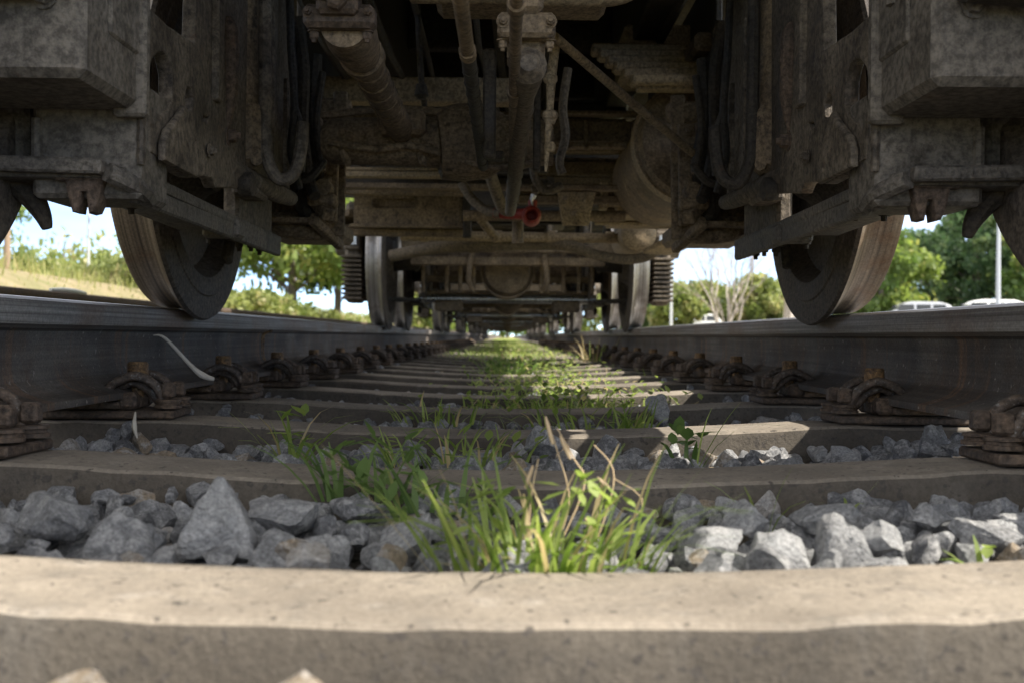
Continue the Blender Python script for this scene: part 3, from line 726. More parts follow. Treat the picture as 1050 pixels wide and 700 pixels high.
def side_frame(parent, s):
    # inner guide plate of the bogie: stands at |x| = 0.50, pear hole and slots (y, z outline)
    q = lambda px, py, X=.50: ((X * F / (520 - px)), CAMZ + (345 - py) * (X / (520 - px)))    # photo pixel -> (y, z) in the plane
    MX = Matrix(((0, 0, s, s * .50), (1, 0, 0, 0), (0, 1, 0, 0), (0, 0, 0, 1)))
    mb = MB()
    out = [q(139, 8), q(163, 30), q(191, 48), q(193, -40), (2.42, 1.20), (2.42, .47), q(262, 198), q(235, 196), q(214, 196), q(210, 186), q(201, 184), q(188, 186), q(176, 180), q(147, 160), q(143, 110)]
    pear = [q(*p) for p in ((153, 58), (147, 66), (143, 84), (143, 104), (147, 122), (151, 133), (155, 124), (163, 116), (168, 104), (168, 82), (164, 64), (158, 57))]
    slot = [q(*p) for p in ((184, 93), (182, 100), (182, 112), (185, 118), (189, 116), (190, 104), (188, 95))]
    s2 = [q(*p) for p in ((187, 146), (187, 176), (193, 178), (193, 148))]
    h2 = [q(*p) for p in ((201, 122), (200, 127), (204, 129), (206, 124))]
    mb.plate(out, [pear, slot, s2, h2], .022, MX, .004)
    # raised pad plate that carries the pear hole, a second thickness bolted on
    pad = [q(*p) for p in ((172, 112), (166, 122), (154, 136), (150, 150), (150, 168), (186, 186), (186, 166), (184, 150), (178, 140), (176, 120))]
    mb.plate(pad, [], .012, MX @ Matrix.Translation((0, 0, -.020)), .004)
    o = mb.build('side_frame', M['frame'], parent, ang=40)
    for px, py in ((174, 152), (180, 172), (204, 158), (228, 60)):
        mb = MB(); y, z = q(px, py); mb.bolt((s * .485, y, z), (-s, 0, 0), .008, .007); mb.build('frame_bolt', M['frame'], parent)
    return o

def bogie(vehicle, first=True):
    b = empty('bogie', (0, 0, 0), vehicle)
    for s in (-1, 1):
        X = lambda x: s * x
        side_frame(b, s)
        # end beam box
        mb = MB()
        V = [(.497, 1.25, .474), (.95, 1.25, .474), (.95, 1.25, 1.1), (.497, 1.25, 1.1), (.489, 1.445, .486), (.95, 1.445, .486), (.95, 1.445, 1.1), (.489, 1.445, 1.1)]
        mb.box((X(.725), 1.347, .79), (.47, .195, .64), ch=.010)
        mb.box((X(.493), 1.39, .84), (.014, .13, .60), ch=.004)
        for k, yy in enumerate((1.29, 1.335, 1.375)): mb.tube([(X(.488), yy, .60), (X(.488), yy, 1.1)], .010, 8)
        mb.box((X(.50), 1.435, .78), (.045, .02, .64), ch=.004)
        mb.build('end_beam', M['beam'], b)
        for dz, dy in ((.56, 1.2485), (.66, 1.2485)):
            mb = MB(); mb.bolt((X(.535), dy, dz), (0, -1, 0), .010, .010); mb.build('beam_bolt', M['flange'], b)
        mb = MB(); mb.bar((X(.4935), 1.455, .50), (X(.4935), 1.455, 1.08), .012, .012, ch=.004); mb.tube([(X(.492), 1.452, .40 + .012 * i) for i in range(9)], [.005, .0065, .005, .0066, .0052, .0064, .005, .0066, .005], 8, 2)
        mb.build('weld_seam', M['frame'], b)
        for yy, zz, wy, hz in ((1.80, .74, .035, .36), (2.22, .66, .03, .34), (2.36, .60, .02, .26)):
            mb = MB(); mb.box((X(.485), yy, zz), (.014, wy, hz), ch=.004); mb.build('stiffener', M['frame'], b)
        mb = MB(); mb.tube([(X(.47), 2.30, 1.0), (X(.465), 2.31, .78), (X(.455), 2.30, .66), (X(.47), 2.34, .57), (X(.462), 2.40, .50)], .0085, 8, 5)
        mb.tube([(X(.455), 2.30, .66), (X(.44), 2.32, .60), (X(.45), 2.36, .53)], .007, 8, 5); mb.build('sensor_cable', M['rubber'], b)
        # block under the end beam
        mb = MB(); mb.box((X(.565), 1.51, .435), (.145, .12, .16), ch=.006); mb.box((X(.80), 1.53, .45), (.28, .08, .11), ch=.006)
        mb.tube([(X(.63), 1.45, .40), (X(.63), 1.45, .46)], .008, 8)
        mb.build('pedestal_block', M['beam'], b)
        # bottom flange with a long tongue inside the wheel
        mb = MB()
        out = [(.95, 1.43), (.52, 1.43), (.505, 1.46), (.497, 1.52), (.505, 1.80), (.515, 2.46), (.60, 2.46), (.625, 1.80), (.64, 1.56), (.95, 1.52)]
        MZ = Matrix(((s, 0, 0, 0), (0, 1, 0, 0), (0, 0, 1, CAMZ + .213), (0, 0, 0, 1)))
        mb.plate(out, [], .018, MZ, .004)
        rib = [(.512, 1.50), (.507, 1.80), (.520, 2.20), (.535, 2.20), (.522, 1.80), (.53, 1.50)]
        mb.bar((X(.510), 1.47, .372), (X(.522), 2.46, .372), .014, .040)
        mb.bar((X(.556), 1.50, .378), (X(.575), 2.02, .376), .085, .016)
        mb.box((X(.535), 2.04, .372), (.07, .05, .034), ch=.005); mb.box((X(.545), 1.80, .373), (.05, .09, .012), ch=.003)
        mb.bar((X(.99), 1.425, .402), (X(.53), 1.42, .392), .022, .020); mb.tube([(X(.525), 1.42, .385), (X(.50), 1.46, .372), (X(.505), 1.52, .362)], .013, 8, 4)
        mb.build('bottom_flange', M['flange'], b)
        for (x, y) in ((.556, 1.60), (.545, 2.30), (.57, 2.30), (.55, 2.40), (.58, 2.10)):
            mb = MB(); mb.bolt((X(x), y, .376), (0, 0, -1), .009, .016); mb.build('flange_bolt', M['dark'], b)
        mb = MB(); mb.tube([(X(.6), 2.34, .375), (X(.605), 2.34, .345), (X(.60), 2.335, .328)], [.012, .013, .008], 8, 3)
        mb.build('grease_drip', M['dark'], b)
        # rusty lug under the flange
        mb = MB()
        lug = [(-.028, 0), (.028, 0), (.024, -.014), (.021, -.030), (.014, -.046), (.006, -.048), (.002, -.02), (-.004, -.02), (-.008, -.047), (-.016, -.046), (-.022, -.025)]
        MY = Matrix(((1, 0, 0, X(.563)), (0, 0, 1, 1.455), (0, 1, 0, CAMZ + .206), (0, 0, 0, 1)))
        mb.plate(lug, [], .036, MY, .005); mb.box((X(.563), 1.47, CAMZ + .205), (.075, .07, .008), ch=.002)
        mb.build('stop_lug', M['rusty'], b)
        # dark brake hanger between the wheel and the lug
        mb = MB()
        mb.tube([(X(.70), 1.50, .40), (X(.665), 1.50, .37), (X(.645), 1.50, .34), (X(.637), 1.50, .318)], [.026, .019, .013, .007], 10, 4)
        mb.tube([(X(.66), 1.50, .40), (X(.64), 1.50, .385), (X(.615), 1.49, .372)], [.022, .015, .008], 10, 4)
        mb.box((X(.68), 1.52, .40), (.09, .02, .035), ch=.006); mb.bolt((X(.645), 1.485, .385), (0, -1, 0), .008, .01)
        mb.tube([(X(.72), 1.50, .42), (X(.70), 1.50, .36), (X(.69), 1.50, .345)], [.02, .016, .006], 8, 4)
        mb.build('brake_hanger', M['dark'], b)
        # brake caliper body and sand pipe
        mb = MB()
        mb.tube([(X(.515), 2.03, 1.05), (X(.513), 2.05, .80), (X(.513), 2.05, .585), (X(.512), 2.055, .535)], [.035, .037, .043, .030], 12, 5)
        mb.box((X(.505), 2.05, .55), (.085, .07, .13), ch=.018); mb.tube([(X(.53), 2.10, .50), (X(.47), 2.02, .50)], .012, 8)
        mb.build('brake_cylinder', M['brown'], b)
        mb = MB()
        mb.tube([(X(.462), 2.03, 1.1), (X(.458), 2.03, .85), (X(.458), 2.04, .56), (X(.452), 2.04, .50), (X(.434), 2.05, .468), (X(.410), 2.06, .478), (X(.398), 2.07, .52), (X(.395), 2.08, .58)], .0125, 10, 5)
        mb.build('sand_pipe', M['frame'] if s < 0 else M['dark'], b)
        mb = MB(); mb.tube([(X(.497), 1.88, .72), (X(.488), 1.88, .70), (X(.488), 1.885, .60), (X(.495), 1.89, .535)], [.008, .017, .017, .008], 10, 4)
        mb.bolt((X(.49), 1.89, .52), (-s, 0, 0), .012, .014)
        mb.build('link', M['rusty'], b)
        # arm low on the frame and web behind it
        mb = MB()
        mb.tube([(X(.52), 1.86, .478), (X(.497), 2.0, .468), (X(.475), 2.2, .463), (X(.470), 2.34, .468)], [.022, .021, .019, .016], 12, 5)
        mb.box((X(.535), 2.24, .435), (.03, .30, .10), ch=.01); mb.box((X(.50), 2.10, .452), (.05, .10, .03), ch=.006)
        mb.build('equaliser_arm', M['frame'], b)
        mb = MB(); mb.lathe([(0, .018), (.01, .022), (.025, .022), (.03, .012)], (X(.492), 1.98, .448), (-s, 0, 0), 18); mb.build('pivot_pin', M['dark'], b)
        mb = MB()
        mb.plate([(.46, 2.62), (.60, 2.62), (.62, 2.98), (.44, 2.98), (.43, 2.80)], [], .014, Matrix(((s, 0, 0, 0), (0, 1, 0, 0), (0, 0, 1, .452), (0, 0, 0, 1))), .004)
        mb.tube([(X(.47), 2.62, .458), (X(.445), 2.70, .444), (X(.44), 2.86, .444)], .012, 8, 4)
        mb.build('guard_plate', M['brown'], b)
        mb = MB()
        mb.box((X(.55), 2.95, .60), (.16, .34, .26), ch=.02); mb.box((X(.54), 2.90, .455), (.20, .40, .05), ch=.015); mb.box((X(.50), 2.74, .66), (.09, .05, .18), ch=.01)
        mb.tube([(X(.62), 2.72, .47), (X(.55), 2.69, .436), (X(.47), 2.70, .432), (X(.43), 2.73, .45)], [.020, .022, .022, .014], 10, 4)
        mb.lathe([(0, .03), (.02, .05), (.05, .05), (.06, .03)], (X(.53), 2.72, .55), (0, -1, 0), 20)
        for dx in (-.05, .0, .05): mb.bolt((X(.54 + dx), 2.72, .47), (0, -1, 0), .009, .01)
        mb.build('brake_unit', M['brown'], b)
        mb = MB(); mb.box((X(.56), 2.62, .72), (.12, .10, .40), ch=.02); mb.build('slack_adjuster', M['dark'], b)
        # lever and hose cluster
        mb = MB(); rn = random.Random(3 if s < 0 else 4)
        mb.tube([(X(.50), 2.55, .92), (X(.485), 2.56, .80), (X(.49), 2.58, .66), (X(.475), 2.58, .55), (X(.455), 2.55, .50)], .014, 8, 5)
        mb.tube([(X(.47), 2.62, .85), (X(.475), 2.62, .70), (X(.46), 2.62, .60), (X(.475), 2.66, .53), (X(.47), 2.7, .47)], .018, 8, 5)
        mb.tube([(X(.43), 2.5, .78), (X(.445), 2.5, .66), (X(.435), 2.52, .56)], .009, 8, 5)
        mb.tube([(X(.52), 2.7, .64), (X(.49), 2.66, .56), (X(.50), 2.66, .49), (X(.47), 2.7, .44)], .022, 8, 5)
        mb.tube([(X(.535), 2.5, .60), (X(.50), 2.5, .54), (X(.46), 2.5, .535), (X(.43), 2.52, .58)], .010, 8, 5)
        mb.build('brake_hose', M['dark'], b)
        mb = MB()
        mb.bar((X(.445), 2.66, .45), (X(.440), 2.66, .70), .018, .05); mb.bar((X(.425), 2.70, .42), (X(.420), 2.70, .78), .012, .035)
        mb.bar((X(.49), 2.68, .52), (X(.43), 2.60, .46), .03, .03); mb.box((X(.475), 2.64, .60), (.06, .05, .07), ch=.008); mb.box((X(.44), 2.72, .74), (.09, .05, .05), ch=.008)
        mb.box((X(.45), 2.63, .50), (.07, .05, .03), ch=.006); mb.bar((X(.47), 2.6, .45), (X(.425), 2.75, .40), .022, .022); mb.tube([(X(.445), 2.6, .53), (X(.445), 2.68, .53)], .02, 10)
        for z in (.47, .55, .62, .68): mb.bolt((X(.437), 2.635, z), (0, -1, 0), .009, .012)
        mb.box((X(.47), 2.66, .66), (.03, .07, .09), ch=.006)
        mb.build('brake_lever', M['brown'], b)
        for k, y in enumerate((1.215, 2.45)):
            wheel(b, s, y, ('tread' if first else 'tread_bright'))
    for sx, y in ((-1, 1.215), (1, 1.215), (-1, 2.45), (1, 2.45)):
        mb = MB(); mb.lathe([(0, .065), (.07, .06), (.15, .055), (.16, .03)], (sx * .665, y, RT + .3805), (-sx, 0, 0), 28); mb.build('stub_axle', M['dark'], b)
    mb = MB(); mb.box((0, 1.82, .98), (1.0, .30, .10), ch=.01); mb.box((0, 2.40, 1.03), (.98, .07, .16), ch=.008)
    mb.build('bolster', M['dark'], b)
    return b

rv = empty('rail_vehicle', (0, 1, 0)); rv.location = (0, 0, 0)
tag(rv, 'grimy brown underside of the nearest rail vehicle, seen from below between its wheels', 'rail vehicle')
b1 = bogie(rv, True)
def body(parent, y0, y1):
    mb = MB(); mb.box((0, (y0 + y1) / 2, 2.6), (2.7, y1 - y0, 2.3), ch=.03); mb.build('car_body', M['body'], parent)
    mb = MB()
    for s in (-1, 1): mb.box((s * .42, (y0 + y1) / 2, 1.26), (.09, y1 - y0 - .1, .36), ch=.006)
    n = int((y1 - y0) / .75)
    for i in range(n):
        y = y0 + .4 + i * (y1 - y0 - .8) / max(1, n - 1); mb.box((0, y, 1.34), (.75, .06, .22), ch=.005); 
        for s in (-1, 1): mb.box((s * .93, y, 1.37), (.82, .05, .14), ch=.005)
    mb.build('underframe', M['dark'], parent)
body(rv, .36, 9.3)

def part(name, mat, mb, ang=40): return mb.build(name, M[mat], rv, ang=ang)
# round casting, flange bracket and propeller shaft at the upper left
mb = MB(); mb.lathe([(-.20, .02), (-.195, .07), (-.16, .095), (-.05, .105), (.0, .105), (.03, .09)], (-.252, 1.58, .765), (0, 1, 0), 40); mb.lathe([(0, .115), (.018, .115)], (-.252, 1.54, .765), (0, 1, 0), 40)
part('gearbox_casing', 'frame', mb)
mb = MB(); mb.box((-.248, 1.585, .637), (.104, .04, .034), ch=.007); mb.box((-.248, 1.575, .655), (.06, .055, .04), ch=.006)
for dx in (-.043, .043): mb.bolt((-.248 + dx, 1.565, .640), (0, -1, 0), .006, .008); mb.bolt((-.248 + dx * .9, 1.59, .620), (0, 0, -1), .007, .010)
mb.lathe([(0, .016), (.011, .016), (.016, .011)], (-.248, 1.548, .652), (0, -1, 0), 6)
part('shaft_bracket', 'rusty', mb)
mb = MB(); mb.tube([(-.243, 1.59, .632), (-.242, 1.66, .632), (-.241, 1.74, .631), (-.241, 1.78, .631)], [.036, .040, .034, .029], 22)
mb.tube([(-.241, 1.78, .631), (-.240, 2.1, .630), (-.238, 2.40, .628)], [.0265, .0275, .029], 20); mb.lathe([(0, .037), (.025, .037)], (-.241, 1.76, .631), (0, 1, 0), 24)
for k in range(7): mb.lathe([(0, .0292), (.008, .0302), (.016, .0292)], (-.2405, 1.84 + .075 * k, .630), (0, 1, 0), 20)
part('propeller_shaft', 'brown', mb)
# big pale casting at the top centre
mb = MB(); mb.tube([(-.16, 1.78, .74), (-.09, 1.76, .735), (.02, 1.75, .733), (.12, 1.76, .735), (.18, 1.77, .745), (.24, 1.8, .78)], [.02, .022, .024, .026, .026, .02], 14, 5)
mb.box((.02, 1.87, .772), (.30, .20, .05), ch=.02); part('drawgear_casting', 'tan', mb)
# cross beams, from near to far
mb = MB(); mb.box((-.28, 3.25, .905), (.66, .06, .076), ch=.004); part('cross_beam', 'tan', mb)
mb = MB(); mb.box((-.28, 3.45, .85), (.74, .05, .07), ch=.004); mb.box((0, 3.9, .71), (1.3, .05, .02), ch=.003); part('cross_beam', 'brown', mb)
# axle drive casing, lumpy, round the second axle
mb = MB(); mb.lathe([(-.42, .035), (-.40, .052), (-.2, .056), (-.15, .060), (.02, .062), (.06, .052), (.10, .05)], (0, 2.45, .612), (1, 0, 0), 26)
mb.box((-.235, 2.40, .640), (.105, .10, .055), ch=.010)
mb.lathe([(-.10, .045), (-.09, .080), (-.04, .088), (.02, .085), (.06, .06), (.08, .04)], (-.07, 2.47, .618), (1, .12, .1), 26)
rn = random.Random(21)
for i in range(16): mb.bolt((rn.uniform(-.42, 0), 2.395, rn.uniform(.59, .625)), (0, -1, -.4), rn.uniform(.005, .009), .009)
for x in (-.37, -.20, -.13, -.07): mb.tube([(x, 2.41, .585), (x + .01, 2.41, .562), (x + .015, 2.415, .552)], [.009, .011, .005], 8, 3)
mb.tube([(-.11, 2.40, .565), (-.04, 2.40, .548), (.02, 2.40, .555), (.07, 2.41, .565)], .0065, 8, 4); mb.tube([(-.42, 2.44, .668), (-.24, 2.42, .68), (-.1, 2.42, .665)], .009, 8, 4)
mb.tube([(-.40, 2.39, .60), (-.3, 2.385, .585), (-.22, 2.385, .592), (-.15, 2.38, .575)], .008, 8, 4)
part('axle_drive_casing', 'brown', mb)
# longitudinal pipes
mb = MB(); mb.tube([(-.054, .95, .542), (-.054, 1.40, .540)], .0092, 14); mb.lathe([(0, .0115), (.025, .0115)], (-.054, 1.385, .540), (0, 1, 0), 14); part('air_pipe', 'brown', mb)
mb = MB(); mb.tube([(-.054, 1.40, .540), (-.054, 1.9, .539), (-.056, 2.32, .540), (-.055, 2.38, .555)], .0102, 14, 3)
for k in range(12): mb.lathe([(0, .011), (.007, .0115), (.014, .011)], (-.054, 1.48 + .07 * k, .5395), (0, 1, 0), 12)
part('air_hose', 'rubber', mb)
mb = MB(); mb.tube([(.008, .95, .552), (.007, 1.5, .550), (.008, 2.1, .549)], .0082, 12)
for y in (1.22, 1.66): mb.lathe([(0, .0115), (.024, .0115)], (.0075, y, .551), (0, 1, 0), 12)
part('air_pipe', 'brown', mb)
mb = MB(); mb.tube([(.027, 1.535, .5625), (.027, 1.55, .562), (.024, 1.72, .558), (.016, 2.3, .540), (.006, 3.05, .526)], [.012, .027, .017, .0165, .0155], 18)
for k in range(9):
    t = k / 9; mb.lathe([(0, .0168), (.012, .0182), (.024, .0168)], (.024 - .016 * t, 1.8 + .125 * k, .5555 - .027 * t), (0, 1, 0), 16)
part('brake_pipe', 'hose', mb)
mb = MB(); mb.box((.024, 1.57, .622), (.084, .04, .036), ch=.006); mb.box((.024, 1.61, .594), (.056, .064, .04), ch=.01); mb.box((.024, 1.57, .666), (.048, .05, .056), ch=.008)
for dx in (-.034, .034): mb.bolt((.024 + dx, 1.55, .625), (0, -1, 0), .0065, .008); mb.bolt((.024 + dx, 1.57, .604), (0, 0, -1), .0065, .010)
part('pipe_bracket', 'brown', mb)
mb = MB(); mb.box((-.036, 1.99, .60), (.024, .03, .20), ch=.004); mb.box((.056, 2.17, .60), (.015, .03, .19), ch=.004); mb.box((-.024, 2.08, .52), (.032, .04, .016), ch=.004); part('pipe_hanger', 'dark', mb)
mb = MB(); pts = [P(567, 45, 2.0), P(563, 80, 2.0), P(562, 110, 2.0), P(560, 140, 2.0), P(558, 176, 2.0)]
mb.tube(pts, [.009, .0095, .007, .007, .0025], 10, 3)
for py, r in ((76, .0135), (114, .0145), (118, .011), (146, .011)): mb.lathe([(0, r * .7), (.005, r), (.013, r), (.018, r * .7)], P(562, py, 2.0), (0, 0, -1), 12)
part('pull_rod', 'tan', mb)
mb = MB(); mb.tube([P(566, 38, 1.95), P(640, 100, 2.3), P(724, 168, 2.7)], [.0085, .0095, .0105], 12); part('diagonal_rod', 'tan', mb)
mb = MB(); pts = [P(580, 70, 2.95), P(575, 110, 2.95), P(578, 140, 2.95), P(572, 165, 2.95), P(575, 178, 2.95)]
mb.tube(pts, .012, 8, 4); part('cable', 'hose', mb)
# ribbed tan block upper right
mb = MB(); n = 6
for i in range(n):
    y = 3.02 + .05 * i; z = .865 + .031 * (n - 1 - i) - .0; z = .885 + .030 * i
    x0 = .335 - .018 * i; mb.box(((x0 + .64) / 2 + .0, 3.0 + .05 * i, z), (.64 - x0, .06, .030), ch=.006)
    mb.box(((x0 + .64) / 2 + .01, 3.02 + .05 * i, z - .008), (.62 - x0, .05, .03), ch=.003)
mb.box((.50, 3.45, 1.06), (.30, .3, .14), ch=.01); part('ribbed_cooler', 'tan', mb)
mb = MB(); mb.box((.61, 2.9, 1.0), (.13, .04, .03), ch=.006, rot=(0, R(-6), 0)); mb.box((.54, 3.05, .985), (.07, .2, .05), ch=.01); part('cooler_bracket', 'brown', mb)
# round air reservoir
mb = MB(); c = P(716, 140, 3.15)
mb.lathe([(0, .02), (.004, .12), (.018, .165), (.03, .172), (.045, .178), (.075, .178), (.08, .172), (.85, .172), (.88, .12), (.89, .02)], c, (0, 1, 0), 56)
for a in (0.3,): mb.box((c.x + .0, 3.145, c.z + .02), (.22, .008, .012), ch=.002)
mb.bolt((c.x + .01, 3.148, c.z + .018), (0, -1, 0), .009, .01); part('air_reservoir', 'brown', mb, 30)
mb = MB(); mb.lathe([(.0, .179), (.0, .186), (.06, .190), (.06, .179)], (c.x, 3.2, c.z), (0, 1, 0), 56, closed=True); part('tank_strap', 'tan', mb)
mb = MB(); c2 = P(655, 238, 5.0); mb.lathe([(0, .02), (.01, .06), (.03, .082), (.5, .084)], c2, (0, 1, 0), 36); part('small_reservoir', 'tan', mb)
# cross members and panels behind the pipes
mb = MB(); mb.box((.27, 3.7, CAMZ + .70), (.48, .03, .07), ch=.003); mb.box((.27, 3.66, CAMZ + .645), (.50, .05, .018), ch=.003)
for x in (.10, .2, .26, .42): mb.box((x, 3.65, CAMZ + .68), (.015, .03, .10), ch=.003)
mb.box((.27, 3.62, CAMZ + .745), (.48, .05, .014), ch=.003); part('cross_panel', 'brown', mb)
for (x0, x1, py, D, hh, mt) in ((330, 500, 181, 4.0, .022, 'tan'), (330, 480, 199, 4.2, .020, 'brown'), (330, 640, 190, 4.4, .05, 'dark'), (545, 725, 186, 4.1, .028, 'tan'), (530, 640, 205, 4.0, .03, 'brown'),
                                (560, 720, 174, 4.3, .06, 'brown'), (330, 480, 240, 4.6, .03, 'brown'), (325, 640, 165, 4.6, .10, 'dark'), (545, 640, 155, 3.9, .012, 'tan'), (540, 640, 130, 4.2, .03, 'brown'), (575, 640, 112, 4.3, .04, 'dark')):
    a, b = P(x0, py, D), P(x1, py, D); mb = MB(); mb.box(((a.x + b.x) / 2, D, a.z), (b.x - a.x, .05, hh), ch=.004)
    mb.box(((a.x + b.x) / 2, D + .06, a.z + hh / 2 + .01), (b.x - a.x, .14, .012), ch=.003); part('cross_member', mt, mb)
# battery box with a slot
a, b = P(362, 232, 4.5), P(474, 194, 4.5)
mb = MB(); sl_ = lambda px, py: ((px - 520) * 4.5 / F, CAMZ + (345 - py) * 4.5 / F)
MYb = Matrix(((1, 0, 0, 0), (0, 0, 1, 4.5), (0, 1, 0, 0), (0, 0, 0, 1)))
mb.plate([sl_(362, 232), sl_(474, 232), sl_(474, 194), sl_(362, 194)], [[sl_(380, 207), sl_(383, 205), sl_(424, 205), sl_(427, 208), sl_(427, 213), sl_(424, 215), sl_(383, 215), sl_(380, 212)]], .012, MYb, .003)
mb.box(((a.x + b.x) / 2, 4.80, (a.z + b.z) / 2), (b.x - a.x, .5, b.z - a.z - .01), ch=.004); mb.box(((a.x + b.x) / 2, 4.49, a.z - .006), (b.x - a.x + .03, .03, .014), ch=.003); mb.box((b.x - .012, 4.488, (a.z + b.z) / 2), (.02, .02, b.z - a.z), ch=.003)
part('battery_box', 'brown', mb)
mb = MB()
for x in (345, 478): q0 = P(x, 215, 4.48); mb.box((q0.x, 4.48, q0.z), (.035, .03, .24), ch=.004)
part('box_hanger', 'dark', mb)
# red cock and its pipe
mb = MB(); mb.tube([P(472, 188, 3.75), P(482, 204, 3.75), P(497, 216, 3.74), P(512, 219.5, 3.72)], .0165, 12, 5); part('cock_hose', 'hose', mb)
mb = MB(); mb.tube([P(505, 218.5, 3.73), P(520, 220, 3.72), P(538, 219.5, 3.70)], [.017, .018, .019], 12, 3)
c = P(544, 220, 3.66); mb.lathe([(.03, .002), (.03, .012), (.02, .017), (.0, .019), (-.004, .023), (.0, .030), (.012, .033), (.06, .031), (.07, .02)], c, (0, 1, -.1), 28)
mb.box(P(545, 209, 3.68), (.03, .03, .03), ch=.006); part('shut_off_cock', 'red', mb)
mb = MB(); mb.tube([P(545, 212, 3.67), P(544, 206, 3.67), P(546, 200, 3.67)], [.006, .007, .011], 8, 3); part('cock_handle', 'shiny', mb)
mb = MB(); mb.tube([P(500, 175, 3.4), P(505, 190, 3.5), P(514, 213, 3.6), P(522, 217, 3.62)], .02, 10, 4); mb.tube([P(545, 165, 3.5), P(548, 185, 3.5), P(560, 196, 3.5), P(575, 190, 3.5)], .014, 8, 4)
for px, py in ((555, 190), (562, 187), (570, 193), (548, 195)): mb.lathe([(0, .016), (.04, .016)], P(px, py, 3.55), (0, -1, 0), 6)
part('hose_coupling', 'hose', mb)
mb = MB(); a = P(460, 222, 4.0); mb.tube([P(474, 222, 4.0), P(640, 221, 4.0)], .020, 12); mb.tube([P(530, 222, 4.1), P(530, 250, 4.1)], .022, 10); mb.tube([P(490, 224, 4.3), P(508, 245, 4.4)], .018, 10); part('cross_pipe', 'brown', mb)
mb = MB(); q0 = P(590, 214, 3.9); mb.plate([(-.07, .06), (.07, .06), (.05, -.02), (.045, -.06), (-.05, -.06), (-.06, -.01)], [], .02, Matrix(((1, 0, 0, q0.x), (0, 0, 1, 3.9), (0, 1, 0, q0.z), (0, 0, 0, 1))), .004)
for dx, dz in ((-.035, .03), (.03, .03), (0, -.02)): mb.bolt((q0.x + dx, 3.888, q0.z + dz), (0, -1, 0), .010, .01)
part('bolted_hanger', 'tan', mb)
mb = MB()
for i in range(6):
    a, b = P(628 - 4 * i, 196 + 6.2 * i, 4.0 + .06 * i), P(735, 196 + 6.2 * i, 4.0 + .06 * i); mb.box(((a.x + b.x) / 2, a.y, a.z), (b.x - a.x, .07, .013), ch=.003, rot=(R(18), 0, 0))
mb.box((.62, 4.35, .68), (.42, .5, .09), ch=.006); q0 = P(618, 200, 4.0); mb.box((q0.x, 4.02, q0.z), (.03, .08, .10), ch=.004); part('louvred_box', 'tan', mb)
mb = MB(); mb.tube([P(410, 243, 5.2), P(500, 243, 5.2), P(648, 244, 5.2)], .024, 12)
for px in (430, 505, 560, 620): mb.lathe([(0, .03), (.04, .03)], P(px, 243, 5.2), (1, 0, 0), 12)
part('cross_pipe', 'tan', mb)
mb = MB(); mb.tube([P(400, 264, 5.4), P(430, 258, 5.35), P(470, 253, 5.3), P(540, 250, 5.25), P(580, 251, 5.2), P(612, 261, 5.15), P(640, 265, 5.1), P(662, 262, 5.05), P(680, 250, 4.95), P(690, 235, 4.9), P(697, 225, 4.85)], [.03, .03, .034, .034, .03, .024, .024, .024, .024, .022, .02], 12, 5); part('slack_hose', 'hose', mb)
mb = MB(); a = P(705, 232, 4.3); mb.bar(P(672, 258, 4.6), P(742, 222, 4.3), .16, .02); mb.box(P(716, 240, 4.4), (.16, .3, .06), ch=.01, rot=(0, R(-22), 0)); part('corner_pan', 'tan', mb)
mb = MB(); mb.bar(P(385, 238, 4.9), P(330, 222, 4.6), .3, .03); mb.bar(P(400, 228, 4.8), P(335, 245, 4.8), .02, .03); part('corner_pan', 'brown', mb)
# loose cables and pipes high up, in the dark
rn = random.Random(9)
for i in range(10):
    mb = MB(); x = rn.uniform(-.65, .65); z = rn.uniform(.95, 1.15); mb.tube([(x, 1.6, z), (x + rn.uniform(-.05, .05), 3, z - .05), (x + rn.uniform(-.1, .1), 5, z)], rn.uniform(.008, .02), 8, 5); part('ceiling_cable', 'dark', mb)
mb = MB(); mb.tube([P(425, 0, 2.9), P(428, 60, 2.9), P(431, 92, 2.92), P(436, 128, 3.0)], .008, 8, 4); mb.lathe([(0, .014), (.03, .02), (.04, .01)], P(430, 88, 2.9), (0, 0, -1), 10); part('hanging_cable', 'dark', mb)
for x in (-.56, .56): mb = MB(); mb.box((x, 3.6, 1.0), (.02, 1.4, .36), ch=.004); part('side_skirt', 'dark', mb)
mb = MB(); mb.box((0, 5.2, 1.0), (1.2, .05, .4), ch=.004); part('bulkhead', 'dark', mb)

